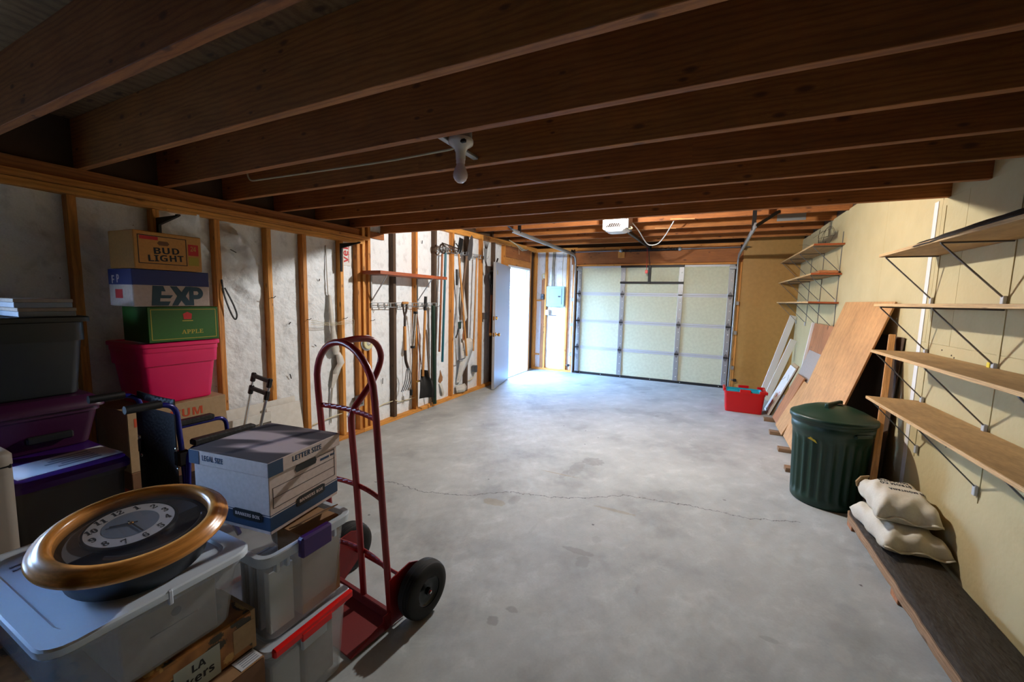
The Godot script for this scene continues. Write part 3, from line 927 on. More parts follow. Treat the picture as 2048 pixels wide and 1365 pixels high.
# ---------------------------------------------------------------- doors
func build_garage_door() -> void:
	var d := struct("door_2", "closed sectional garage door, cream panels with galvanized stiles and hinges", Vector3(2.252, 0, 0))
	var zf := -0.035
	var xs := [-1.325, -0.483, 0.535, 1.322]
	var ws := [0.085, 0.085, 0.085, 0.085]
	for k in 4:
		var y: float = 0.002 + 0.533 * k
		var sec := part("door_section", bx(Vector3(-1.37, y + 0.0005, zf - 0.03), Vector3(1.37, y + 0.5325, zf), 0.003), M.door_skin, d)
		for e in [y + 0.001, y + 0.5005]:
			part("rail", bx(Vector3(-1.37, e, zf), Vector3(1.37, e + 0.031, zf + 0.007), 0.002), M.galv_lt, sec)
		for i in 4:
			var sti := part("stile", bx(Vector3(xs[i] - ws[i] / 2, y + 0.006, zf + 0.004), Vector3(xs[i] + ws[i] / 2, y + 0.527, zf + 0.018), 0.003), M.galv, sec)
			for b in [0.12, 0.27, 0.40]:
				part("bolt", lathe(S(), [Vector2(0.009, 0.0), Vector2(0.007, 0.006)], 8, Transform3D(Basis(Vector3(1, 0, 0), Vector3(0, 0, 1), Vector3(0, -1, 0)), Vector3(xs[i] + 0.008, y + b, zf + 0.018))), M.white, sec)
	for k in [1, 2, 3]:
		var y: float = 0.002 + 0.533 * k
		for i in 4:
			var h := S()
			prism(h, [Vector2(0, 0.072), Vector2(0.033, 0.018), Vector2(0.033, -0.018), Vector2(0, -0.072), Vector2(-0.033, -0.018), Vector2(-0.033, 0.018)], 0.0, 0.006, Transform3D(Basis(), Vector3(xs[i], y, zf + 0.018)))
			var mi := part("hinge", h, M.galv_lt if i == 2 and k == 3 else M.steel, d)
			var pin := S()
			bar(pin, Vector3(xs[i] - 0.035, y, zf + 0.03), Vector3(xs[i] + 0.035, y, zf + 0.03), 0.018, 0.018, 0.005)
			part("hinge_pin", pin, M.iron, mi)
			if i == 0 or i == 3:
				var s := -1.0 if i == 0 else 1.0
				var ro := S()
				bar(ro, Vector3(xs[i], y, zf + 0.055), Vector3(xs[i] + s * 0.085, y, zf + 0.055), 0.011, 0.011, 0.003)
				part("roller", ro, M.iron, d)
	part("outer_skin", bx(Vector3(-1.37, 0.003, zf - 0.040), Vector3(1.37, 2.13, zf - 0.031), 0.002), M.white, d)
	part("bottom_seal", bx(Vector3(-1.38, 0.0, zf - 0.032), Vector3(1.38, 0.045, zf + 0.022), 0.004), M.black, d)
	for x in [-1.25, -0.83, -0.45, 0.1, 0.62, 1.25]:
		part("seal_screw", lathe(S(), [Vector2(0.007, 0.0), Vector2(0.006, 0.003)], 8, Transform3D(Basis(Vector3(1, 0, 0), Vector3(0, 0, 1), Vector3(0, -1, 0)), Vector3(x, 0.024, zf + 0.022))), M.white, d)
	# black struts for the opener
	for q in [2.118, 1.820]:
		part("strut", bx(Vector3(-0.53, q - 0.02, zf + 0.018), Vector3(0.575, q + 0.018, zf + 0.052), 0.003), M.iron, d)
	part("opener_bracket", bx(Vector3(-0.028, 1.80, zf + 0.052), Vector3(0.02, 2.13, zf + 0.074), 0.003), M.iron, d)
	for s in [-1.33, 1.33]:
		part("corner_bracket", bx(Vector3(s - 0.05, 2.05, zf + 0.018), Vector3(s + 0.05, 2.10, zf + 0.06), 0.004), M.galv, d)
	# torsion spring over the door
	var t := thing("torsion_spring", "black torsion spring and rod across the header over the garage door", "door spring", Vector3(2.2, 2.40, 0.05))
	var sp := S()
	var co := []
	for i in 420: co.append(Vector3(1.74 + 0.98 * i / 420.0, 2.405 + 0.024 * cos(i * 0.9), 0.07 + 0.024 * sin(i * 0.9)))
	tube(sp, co, 0.006, 5)
	wpart("spring_coil", sp, M.iron, t)
	wpart("rod", tube(S(), [Vector3(0.70, 2.405, 0.07), Vector3(3.80, 2.405, 0.07)], 0.011, 10), M.steel, t)
	wpart("centre_plate", bx(Vector3(1.66, 2.28, 0.004), Vector3(1.78, 2.47, 0.02), 0.003), M.stud, t)
	for x in [1.725, 2.735]:
		wpart("spring_cone", lathe(S(), [Vector2(0.022, -0.03), Vector2(0.034, -0.01), Vector2(0.034, 0.012), Vector2(0.02, 0.03)], 16, Transform3D(Basis(Vector3(0, 1, 0), Vector3(1, 0, 0), Vector3(0, 0, -1)), Vector3(x, 2.405, 0.07))), M.galv, t)
	for x in [0.80, 3.70]:
		wpart("cable_drum", lathe(S(), [Vector2(0.05, -0.03), Vector2(0.05, -0.022), Vector2(0.035, -0.018), Vector2(0.04, 0.018), Vector2(0.05, 0.022), Vector2(0.05, 0.03)], 20, Transform3D(Basis(Vector3(0, 1, 0), Vector3(1, 0, 0), Vector3(0, 0, -1)), Vector3(x, 2.405, 0.07))), M.iron, t)
	# tracks
	for s in [0, 1]:
		var x: float = [0.86, 3.645][s]
		var sg: float = [1.0, -1.0][s]
		var tr := thing("door_track", ["galvanized curved roller track left of the garage door", "galvanized curved roller track right of the garage door"][s], "door track", Vector3(x, 0, 0.06))
		var ch := [Vector2(-0.026, -0.012), Vector2(0.026, -0.012), Vector2(0.026, 0.012), Vector2(0.022, 0.012), Vector2(0.022, -0.008), Vector2(-0.022, -0.008), Vector2(-0.022, 0.012), Vector2(-0.026, 0.012)]
		var hx := x - 0.10 if s == 0 else x
		var hy: float = [2.40, 2.31][s]
		var path := bend([Vector3(x, 0.02, 0.075), Vector3(x, hy - 0.06, 0.075), Vector3(lerpf(x, hx, 0.15), hy - 0.05, 0.45), Vector3(hx, hy, 2.72)], 0.32, 10)
		var st := S()
		var pr := []
		for p in ch: pr.append(Vector2(p.x, p.y * sg))
		sweep(st, path, pr, Vector3(0, 0, 1), true)
		wpart("channel", st, M.galv, tr)
		for y in [0.35, 0.95, 1.45]:
			wpart("track_bracket", bx(Vector3(x - sg * 0.045 - 0.02, y, 0.005), Vector3(x - sg * 0.045 + 0.02, y + 0.06, 0.062), 0.002), M.galv, tr)
		# hangers to the joists
		var hg := S()
		bar(hg, Vector3(hx, hy - 0.02, 2.50), Vector3(hx, 2.60, 2.50), 0.04, 0.03, 0.0, Vector3.BACK)
		wpart("hanger", hg, M.iron, tr)
		hg = S()
		if s == 0: bar(hg, Vector3(hx - 0.02, hy + 0.01, 2.62), Vector3(hx - 0.06, 2.52, 3.05), 0.035, 0.005)
		else: bar(hg, Vector3(hx, hy + 0.01, 2.50), Vector3(hx + 0.25, 2.52, 2.30), 0.03, 0.03)
		wpart("brace", hg, M.iron, tr)

func build_entry_door() -> void:
	var d := struct("door_1", "grey steel side door standing open against the tool wall")
	# jamb around the opening
	part("jamb", bx(Vector3(-0.165, 0, 0.325), Vector3(0.004, 2.05, 0.36), 0.002), M.jamb, d)
	part("jamb", bx(Vector3(-0.165, 0, 1.25), Vector3(0.004, 2.05, 1.298), 0.002), M.jamb, d)
	part("jamb", bx(Vector3(-0.165, 2.035, 0.325), Vector3(0.004, 2.072, 1.298), 0.002), M.jamb, d)
	part("stop", bx(Vector3(-0.10, 0, 0.36), Vector3(-0.055, 2.035, 0.374), 0.002), M.jamb, d)
	part("threshold", bx(Vector3(-0.165, 0, 0.36), Vector3(0.0, 0.018, 1.25), 0.003), M.galv_lt, d)
	# the leaf
	var hinge := Vector3(0.03, 0.012, 1.27)
	var free := Vector3(0.245, 0.012, 2.225)
	var dir := (free - hinge).normalized()
	var n := Vector3(dir.z, 0, -dir.x)
	var b := Basis(-dir, Vector3.UP, n)
	var l := -(free - hinge).length()
	var leaf := part("leaf", bx(Vector3(0, 0, -0.040), Vector3(l, 2.02, 0.0), 0.003), M.leaf_door, d)
	leaf.transform = Transform3D(b, hinge)
	part("edge_strip", bx(Vector3(l + 0.003, 0.0, -0.041), Vector3(l - 0.002, 2.02, 0.001), 0.001), M.door_edge, leaf)
	part("face_seam", bx(Vector3(-0.01, 0.62, 0.0), Vector3(l + 0.02, 0.624, 0.0012)), M.leaf_door, leaf)
	for y in [0.882, 1.142]:
		var knob := S()
		var xf := Transform3D(Basis(Vector3(1, 0, 0), Vector3(0, 0, 1), Vector3(0, -1, 0)), Vector3(l + 0.065, y, 0))
		if y < 1.0: lathe(knob, [Vector2(0.034, 0.0), Vector2(0.033, 0.008), Vector2(0.014, 0.012), Vector2(0.013, 0.03), Vector2(0.026, 0.042), Vector2(0.029, 0.056), Vector2(0.024, 0.068), Vector2(0.0, 0.072)], 20, xf)
		else: lathe(knob, [Vector2(0.030, 0.0), Vector2(0.028, 0.016), Vector2(0.018, 0.022), Vector2(0.0, 0.024)], 20, xf)
		part("door_knob" if y < 1.0 else "deadbolt", knob, M.brass, leaf)
		part("latch_plate", bx(Vector3(l - 0.001, y - 0.03, -0.032), Vector3(l - 0.004, y + 0.03, -0.008), 0.001), M.brass, leaf)
	var kb := S()
	lathe(kb, [Vector2(0.034, 0.0), Vector2(0.014, 0.012), Vector2(0.026, 0.042), Vector2(0.029, 0.056), Vector2(0.0, 0.07)], 16, Transform3D(Basis(Vector3(1, 0, 0), Vector3(0, 0, -1), Vector3(0, 1, 0)), Vector3(l + 0.065, 0.882, -0.04)))
	part("door_knob", kb, M.brass, leaf)
	part("sticker", bx(Vector3(l + 0.115, 1.83, 0.0), Vector3(l + 0.085, 1.90, 0.001)), M.gold, leaf)

# ---------------------------------------------------------------- the pile in front
func build_foreground() -> void:
	# lower clear tub with a red latched lid
	var t := thing("storage_tub", "clear tub with red lid latches standing on the floor beneath the open tub", "storage tub", Vector3(1.843, 0, 6.915))
	part("tub_body", tub(S(), 0.41, 0.315, 0.303, 0.016, 0.03, 0.01), M.clear, t)
	part("lid", lid(S(), 0.44, 0.345, 0.303, 0.018, 0.035), M.clear_rim, t)
	for s in [-1, 1]:
		var st := S()
		bar(st, Vector3(s * 0.222, 0.315, 0.155), Vector3(s * 0.222, 0.315, -0.16), 0.022, 0.03, 0.007)
		bar(st, Vector3(s * 0.230, 0.300, 0.06), Vector3(s * 0.230, 0.300, -0.06), 0.012, 0.03, 0.004)
		part("latch", st, M.red_latch, t, "red plastic latch rail")
		part("grip", bx(Vector3(s * 0.206, 0.238, -0.05), Vector3(s * 0.222, 0.287, 0.05), 0.004), M.clear_rim, t)
	var c := thing("paper_bundle", "grey bundle of papers inside the red latched clear tub", "papers", Vector3(1.843, 0.012, 6.915))
	part("stack", bx(Vector3(-0.16, 0, -0.12), Vector3(0.165, 0.23, 0.0), 0.006), M.card_grey, c)
	part("stack", bx(Vector3(-0.16, 0, 0.01), Vector3(0.15, 0.19, 0.12), 0.006), M.paper, c)
	# upper open tub
	t = thing("storage_tub", "open clear tub with a purple latch, holding a brown carton and files", "storage tub", Vector3(1.843, 0.323, 6.915))
	part("tub_body", tub(S(), 0.41, 0.315, 0.317, 0.02, 0.03, 0.012), M.clear, t)
	part("rim", loft(S(), [rr(0.444, 0.349, 0.04, 0.288), rr(0.448, 0.353, 0.04, 0.316), rr(0.444, 0.349, 0.04, 0.320), rr(0.412, 0.317, 0.03, 0.320), rr(0.412, 0.317, 0.03, 0.288), rr(0.444, 0.349, 0.04, 0.288)], true, false, false), M.clear_rim, t)
	var la := S()
	box(la, Vector3(0.214, 0.262, -0.065), Vector3(0.243, 0.335, 0.055), 0.009)
	part("latch", la, M.purple, t, "purple plastic latch")
	for z in [0.085, 0.12, -0.10]:
		part("rim_rib", bx(Vector3(0.204, 0.258, z), Vector3(0.222, 0.289, z + 0.012), 0.002), M.clear_rim, t)
	c = thing("file_folders", "upright grey file folders inside the open clear tub", "folders", Vector3(1.843, 0.335, 6.915))
	for i in 5:
		part("folder", bx(Vector3(0.02 + i * 0.022, 0, 0.03), Vector3(0.032 + i * 0.022, 0.215 + 0.01 * (i % 3), 0.128), 0.002), M.card_grey if i % 2 else M.paper, c)
	part("folder", bx(Vector3(0.150, 0.01, 0.045), Vector3(0.176, 0.225, 0.13), 0.002), M.white, c)
	c = thing("carton", "small brown carton with open flap standing up out of the open clear tub", "cardboard box", Vector3(1.985, 0.335, 6.86))
	part("carton_body", bx(Vector3(-0.085, 0, -0.088), Vector3(0.042, 0.300, 0.075), 0.003), M.card, c)
	var fp := S()
	box(fp, Vector3(-0.04, -0.002, -0.075), Vector3(0.04, 0.002, 0.075), 0.001, Transform3D(Basis(Vector3(0, 0, 1), 0.5), Vector3(0.018, 0.328, 0.0)))
	part("flap", fp, M.card, c)
	part("side_label", bx(Vector3(0.042, 0.22, -0.06), Vector3(0.0432, 0.29, -0.02)), M.ink_orange, c)
	# storage box with lid
	var b := thing("file_box", "white and blue lidded cardboard file box on top of the open clear tub", "file box", Vector3(1.757, 0.645, 6.858), 8.0)
	part("box_body", bx(Vector3(-0.176, 0, -0.158), Vector3(0.176, 0.235, 0.158), 0.002), M.bank, b)
	part("base_band", bx(Vector3(-0.1768, 0.012, -0.1588), Vector3(0.1768, 0.062, 0.1588), 0.001), M.ink_blue, b, "dark blue printed band")
	part("base_line", bx(Vector3(-0.1766, 0.066, -0.1586), Vector3(0.1766, 0.0685, 0.1586)), M.ink_blue, b)
	part("lid", bx(Vector3(-0.185, 0.208, -0.167), Vector3(0.185, 0.258, 0.167), 0.002), M.bank, b)
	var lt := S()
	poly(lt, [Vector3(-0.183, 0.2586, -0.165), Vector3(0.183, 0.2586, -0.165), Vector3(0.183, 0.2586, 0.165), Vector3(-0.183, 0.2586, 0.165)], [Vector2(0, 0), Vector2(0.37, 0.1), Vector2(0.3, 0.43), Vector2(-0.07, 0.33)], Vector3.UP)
	part("lid_top", lt, M.bank_top_shadows, b, "lid top with hand truck shadows painted on as dark bands")
	part("corner_block", bx(Vector3(0.1853, 0.2085, 0.108), Vector3(0.1860, 0.2575, 0.1672)), M.ink_blue, b)
	part("corner_block", bx(Vector3(-0.1855, 0.2085, 0.167), Vector3(-0.135, 0.2575, 0.168)), M.ink_blue, b)
	text("LETTER SIZE", 0.020, 0.135, Transform3D(FACE_X, Vector3(0.1853, 0.237, 0.0)), M.ink_blue, b)
	text("LEGAL SIZE", 0.020, 0.10, Transform3D(Basis(), Vector3(-0.07, 0.235, 0.1675)), M.ink_blue, b)
	part("hand_hole", prism(S(), [Vector2(-0.045, -0.012), Vector2(0.045, -0.012), Vector2(0.050, 0.0), Vector2(0.045, 0.014), Vector2(-0.045, 0.014), Vector2(-0.05, 0.0)], 0, 0.0012, Transform3D(FACE_X, Vector3(0.1765, 0.189, 0.0))), M.black, b)
	for q in [[0.196, 0.1], [0.160, 0.29], [0.124, 0.29], [0.088, 0.29]]:
		var w2: float = q[1]
		part("form_line", bx(Vector3(0.1763, q[0], -0.145), Vector3(0.1769, q[0] + 0.0016, -0.145 + w2)), M.ink, b)
	for z in [-0.145, 0.143]:
		part("form_line", bx(Vector3(0.1763, 0.088, z), Vector3(0.1769, 0.196 if z < 0 else 0.16, z + 0.0018)), M.ink, b)
	part("form_block", bx(Vector3(0.1763, 0.175, -0.115), Vector3(0.1769, 0.184, -0.07)), M.ink_blue, b)
	text("703", 0.009, 0.022, Transform3D(FACE_X, Vector3(0.1765, 0.180, -0.132)), M.ink_blue, b)
	var badge := [Vector2(-0.068, -0.013), Vector2(-0.055, -0.018), Vector2(0.055, -0.018), Vector2(0.068, -0.013), Vector2(0.068, 0.013), Vector2(0.055, 0.018), Vector2(-0.055, 0.018), Vector2(-0.068, 0.013)]
	part("name_badge", prism(S(), badge, 0, 0.001, Transform3D(FACE_X, Vector3(0.177, 0.063, -0.02))), M.black, b)
	text("BANKERS BOX", 0.012, 0.112, Transform3D(FACE_X, Vector3(0.1785, 0.063, -0.02)), M.bank, b)
	part("name_badge", prism(S(), badge, 0, 0.001, Transform3D(Basis(), Vector3(0.075, 0.055, 0.1592))), M.black, b)
	text("BANKERS BOX", 0.012, 0.112, Transform3D(Basis(), Vector3(0.075, 0.055, 0.1606)), M.bank, b)
	# cartons under the clock tub
	var sc := thing("carton", "brown carton with a white address label on its top edge, lowest of the near pile", "cardboard box", Vector3(1.79, 0, 7.36))
	part("carton_body", bx(Vector3(-0.27, 0, -0.268), Vector3(0.27, 0.332, 0.30), 0.004), M.card_brown, sc)
	part("tape_strip", bx(Vector3(0.22, 0.332, -0.265), Vector3(0.2700, 0.3325, 0.29)), M.card, sc)
	part("address_label", bx(Vector3(0.214, 0.3326, -0.264), Vector3(0.264, 0.3336, -0.20)), M.paper, sc, "white address label")
	for i in 5:
		part("print_line", bx(Vector3(0.217 + i * 0.009, 0.3336, -0.258), Vector3(0.220 + i * 0.009, 0.3340, -0.21)), M.dial_grey, sc)
	var mc := thing("carton", "flat carton printed with dark leaves under the clock tub", "cardboard box", Vector3(1.62, 0.336, 7.36))
	part("carton_body", bx(Vector3(-0.46, 0, -0.275), Vector3(0.385, 0.130, 0.30), 0.005), M.leafbox, mc)
	part("tape_strip", bx(Vector3(0.20, -0.0005, -0.2758), Vector3(0.3855, 0.1305, -0.262), 0.001), M.card_tan, mc)
	part("shipping_label", bx(Vector3(0.385, 0.022, -0.272), Vector3(0.3862, 0.100, -0.208)), M.card_tan, mc)
	part("handwritten_label", bx(Vector3(0.385, 0.002, -0.170), Vector3(0.3865, 0.096, -0.055)), M.note, mc, "white label with handwriting")
	text("LA", 0.022, 0.035, Transform3D(FACE_X, Vector3(0.3868, 0.074, -0.115)), M.ink, mc, "handwriting")
	text("kers", 0.026, 0.07, Transform3D(FACE_X, Vector3(0.3868, 0.040, -0.118)), M.ink, mc, "handwriting")
	# the tub under the clock
	t = thing("storage_tub", "flat clear tub with pale blue lid under the wooden clock", "storage tub", Vector3(1.735, 0.468, 7.315))
	part("tub_body", tub(S(), 0.55, 0.40, 0.205, 0.02, 0.045, 0.012), M.clear, t)
	part("lid", lid(S(), 0.60, 0.445, 0.205, 0.020, 0.05, 0.045, 0.007), M.clear_lid, t, "pale blue snap lid")
	for x in [-0.20, -0.175]:
		part("lid_groove", bx(Vector3(x, 0.2185, -0.15), Vector3(x + 0.006, 0.2205, 0.15), 0.001), M.dial_grey, t)
	part("side_notch", bx(Vector3(0.292, 0.185, -0.01), Vector3(0.302, 0.225, 0.0), 0.002), M.clear_lid, t)
	part("lid_clip", bx(Vector3(-0.29, 0.225, -0.05), Vector3(-0.255, 0.229, 0.05), 0.0015), M.clear_lid, t)
	c = thing("paper_box", "white box with a small round mark inside the flat clear tub", "box", Vector3(1.84, 0.474, 7.28))
	part("box_body", bx(Vector3(-0.10, 0, -0.10), Vector3(0.145, 0.165, 0.12), 0.004), M.card_grey, c)
	part("round_mark", lathe(S(), [Vector2(0.012, 0), Vector2(0.012, 0.001)], 16, Transform3D(Basis(Vector3(0, -1, 0), Vector3(1, 0, 0), Vector3(0, 0, 1)), Vector3(0.145, 0.12, 0.0))), M.ink, c)
	part("print_line", bx(Vector3(0.145, 0.085, -0.05), Vector3(0.146, 0.088, 0.06)), M.ink, c)
	c = thing("folded_cloth", "grey folded cloth lying in the flat clear tub", "cloth", Vector3(1.56, 0.474, 7.30))
	part("fold", bx(Vector3(-0.09, 0, -0.14), Vector3(0.16, 0.045, 0.15), 0.02), M.taupe, c)
	part("fold", bx(Vector3(-0.08, 0.046, -0.13), Vector3(0.12, 0.085, 0.14), 0.018), M.card_brown, c)
	build_clock()
	build_hand_truck()
	# left edge of the frame
	var wb := thing("plastic_case", "beige rounded plastic case at the left edge beside the grey tote", "case", Vector3(0.90, 0, 7.55))
	part("case_body", loft(S(), [rr(0.38, 0.41, 0.03, 0), rr(0.40, 0.42, 0.03, 0.82), rr(0.40, 0.42, 0.03, 0.845)], true), M.beige, wb)
	part("case_lid", loft(S(), [rr(0.405, 0.425, 0.035, 0.852), rr(0.405, 0.425, 0.035, 0.885), rr(0.385, 0.405, 0.03, 0.90), rr(0.34, 0.36, 0.03, 0.905)], false), M.beige, wb)
	part("seam", bx(Vector3(-0.195, 0.840, -0.205), Vector3(0.195, 0.856, 0.205), 0.003), M.black, wb)

func build_clock() -> void:
	var up := Vector3(0.119, 1.0, 0.059).normalized()
	var north := Vector3(-1.0, 0.0, 0.0)      # twelve o'clock points away from the aisle
	north = (north - up * north.dot(up)).normalized()
	var o := thing("wall_clock", "round oak framed wall clock with white dial lying tilted on the tub lid", "clock", Vector3(1.860, 0.815, 7.302))
	o.transform.basis = Basis(up.cross(-north), up, -north)
	var rim := []
	for q in [[0.155, -0.012], [0.196, -0.018], [0.204, -0.012], [0.206, -0.005], [0.203, 0.001], [0.198, 0.003], [0.197, 0.007], [0.192, 0.009], [0.190, 0.013], [0.181, 0.018], [0.176, 0.021], [0.163, 0.019], [0.159, 0.012], [0.156, 0.004]]: rim.append(Vector2(q[0] - 0.18, -q[1]))
	var around := []
	for p in cring(0.18, 0.0, 96): around.append(p)
	part("wooden_rim", sweep(S(), around, rim, Vector3(1, 0, 0), false, true), M.oak, o, "varnished oak rim")
	part("case_back", lathe(S(), [Vector2(0.10, -0.108), Vector2(0.140, -0.105), Vector2(0.150, -0.098), Vector2(0.158, -0.06), Vector2(0.168, -0.014)], 64), M.clock_black_bluelit, o, "black case back with bluish light in its colour")
	part("backing_disc", lathe(S(), [Vector2(0.158, -0.020), Vector2(0.158, -0.012)], 64), M.clock_black, o)
	var cr := S()
	var pg := []
	for i in 25:
		var a := deg_to_rad(-4.0 + 188.0 * i / 24.0)
		pg.append(Vector2(cos(a), sin(a)) * 0.142)
	prism(cr, pg, -0.012, -0.0105, Transform3D(FACE_UP, Vector3.ZERO))
	part("reflection_crescent", cr, M.dial_grey, o)  # reflection in the clock glass, painted as a flat grey half disc
	var dc := Vector3(-0.002, 0, -0.030)
	var dx := Transform3D(Basis(), dc)
	part("dial_ring", lathe(S(), [Vector2(0.102, -0.012), Vector2(0.102, -0.003), Vector2(0.098, -0.001), Vector2(0.094, -0.002), Vector2(0.094, -0.006)], 64, dx, true, false, false), M.clock_black, o)
	part("dial", lathe(S(), [Vector2(0.097, -0.006), Vector2(0.097, -0.0022)], 64, dx), M.dial, o)
	part("dial_centre", lathe(S(), [Vector2(0.060, -0.0022), Vector2(0.060, -0.0016)], 48, dx), M.dial_grey, o)
	for h in 12:
		var a := TAU * (h + 1) / 12.0
		var p := Vector3(sin(a), 0, -cos(a)) * 0.079
		text(str(h + 1), 0.022, 0.012 if h + 1 < 10 else 0.024, Transform3D(FACE_UP, dc + p + Vector3(0, -0.002, 0)), M.ink, o, "numeral", true)
	for q in [[178.0, 0.06, 0.004], [300.0, 0.044, 0.005]]:
		var a := deg_to_rad(q[0])
		var st := S()
		var d := Vector3(sin(a), 0, -cos(a))
		bar(st, dc + d * -0.014 + Vector3(0, 0.001, 0), dc + d * q[1] + Vector3(0, 0.001, 0), q[2], 0.001)
		part("hand", st, M.ink, o)
	part("hub", lathe(S(), [Vector2(0.006, -0.001), Vector2(0.005, 0.003), Vector2(0.0, 0.004)], 12, dx), M.brass, o)
	# pendulum bob low on the black ground
	var bob := S()
	var bp := []
	for i in 25:
		var a := deg_to_rad(-150.0 + 120.0 * i / 24.0)
		bp.append(Vector3(cos(a) * 0.128 + 0.02, -0.009, -sin(a) * 0.128 - 0.004))
	tube(bob, bp, 0.006, 8)
	part("pendulum_arc", bob, M.steel, o)
	part("glass", lathe(S(), [Vector2(0.157, 0.006), Vector2(0.157, 0.0085)], 64), M.glass, o)

func build_hand_truck() -> void:
	var o := thing("hand_truck", "red steel hand truck with looped handle and black tyres beside the tubs", "hand truck", Vector3(1.856, 0, 6.506), -7.0)
	var lean := Transform3D(Basis(Vector3.RIGHT, deg_to_rad(4.0)), Vector3(0, 0.035, 0.0))
	var L := func(x: float, y: float, z: float) -> Vector3: return lean * Vector3(x, y, z)
	var hw := 0.20
	# main U of tube
	var pts := [L.call(-hw, -0.02, 0.0), L.call(-hw, 0.5, 0.0), L.call(-hw, 1.0, 0.0)]
	for i in range(1, 16):
		var a := PI - PI * i / 16.0
		pts.append(L.call(cos(a) * hw, 1.03 + sin(a) * 0.205, 0.0))
	pts.append_array([L.call(hw, 1.0, 0.0), L.call(hw, 0.5, 0.0), L.call(hw, -0.02, 0.0)])
	part("frame_tube", tube(S(), pts, 0.0145, 14), M.red, o)
	# middle rail that bows back into a grip
	var mid := curve([L.call(0.0, 1.235, 0.0), L.call(0.0, 1.237, -0.09), L.call(0.0, 1.215, -0.17), L.call(0.0, 1.14, -0.205), L.call(0.0, 1.05, -0.165), L.call(0.0, 0.97, -0.085), L.call(0.0, 0.92, -0.035), L.call(0.0, 0.85, -0.02), L.call(0.0, 0.5, -0.02), L.call(0.0, 0.0, -0.01)], 7)
	part("grip_tube", tube(S(), mid, 0.0145, 14), M.red, o)
	for y in [0.925, 0.565, 0.235]:
		var c := []
		for i in 13:
			var u := -1.0 + i / 6.0
			c.append(L.call(u * hw, y, -0.028 * (1.0 - u * u)))
		var st := S()
		sweep(st, c, [Vector2(-0.003, -0.011), Vector2(0.003, -0.011), Vector2(0.003, 0.011), Vector2(-0.003, 0.011)], Vector3(0, 0, 1), true)
		part("cross_bar", st, M.red, o)
	# toe plate
	var tp := S()
	box(tp, Vector3(-0.215, 0.004, 0.0), Vector3(0.215, 0.011, 0.215), 0.002)
	part("toe_plate", tp, M.red_worn, o)
	tp = S()
	box(tp, Vector3(0.208, 0.004, -0.01), Vector3(0.216, 0.075, 0.05), 0.002)
	prism(tp, [Vector2(0.0, 0.006), Vector2(0.215, 0.006), Vector2(0.215, 0.012), Vector2(0.0, 0.06)], -0.004, 0.004, Transform3D(Basis(Vector3(0, 0, 1), Vector3(0, 1, 0), Vector3(-1, 0, 0)), Vector3(0.212, 0, 0)))
	part("toe_gusset", tp, M.red, o)
	part("toe_ledge", bx(Vector3(-0.20, 0.010, -0.018), Vector3(0.20, 0.055, 0.004), 0.003), M.red_worn, o)
	# axle, brackets, wheels
	part("axle", tube(S(), [Vector3(-0.31, 0.128, -0.125), Vector3(0.325, 0.128, -0.125)], 0.0085, 10), M.red, o)
	for s in [-1, 1]:
		var br := S()
		prism(br, [Vector2(0.012, 0.0), Vector2(-0.055, -0.004), Vector2(-0.165, 0.085), Vector2(-0.150, 0.215), Vector2(-0.10, 0.235), Vector2(0.02, 0.215)], -0.003, 0.003, Transform3D(Basis(Vector3(0, 0, 1), Vector3(0, 1, 0), Vector3(-1, 0, 0)), Vector3(s * 0.216, 0.012, 0)))
		part("wheel_bracket", br, M.red, o)
		var to_x := Transform3D(Basis(Vector3(0, 1, 0), Vector3(1, 0, 0), Vector3(0, 0, -1)), Vector3(s * 0.275, 0.128, -0.125))
		var tire := part("tire", lathe(S(), [Vector2(0.066, -0.040), Vector2(0.085, -0.043), Vector2(0.105, -0.041), Vector2(0.119, -0.034), Vector2(0.124, -0.028), Vector2(0.1205, -0.022), Vector2(0.1205, -0.019), Vector2(0.127, -0.016), Vector2(0.1225, -0.010), Vector2(0.1225, -0.007), Vector2(0.128, -0.004), Vector2(0.128, 0.004), Vector2(0.1225, 0.007), Vector2(0.1225, 0.010), Vector2(0.127, 0.016), Vector2(0.1205, 0.019), Vector2(0.1205, 0.022), Vector2(0.124, 0.028), Vector2(0.119, 0.034), Vector2(0.105, 0.041), Vector2(0.085, 0.043), Vector2(0.066, 0.040)], 56, to_x, false, false, false), M.rubber, o)
		part("rim", lathe(S(), [Vector2(0.020, -0.03), Vector2(0.045, -0.022), Vector2(0.062, -0.034), Vector2(0.068, -0.040), Vector2(0.068, 0.040), Vector2(0.062, 0.034), Vector2(0.045, 0.022), Vector2(0.020, 0.03)], 40, to_x), M.black_gloss, o)
		part("hub_cap", lathe(S(), [Vector2(0.016, -0.045), Vector2(0.016, 0.045)], 16, to_x, true), M.black, o)
		part("axle_end", lathe(S(), [Vector2(0.007, -0.048), Vector2(0.007, 0.051), Vector2(0.0, 0.053)], 10, to_x), M.chrome, o)

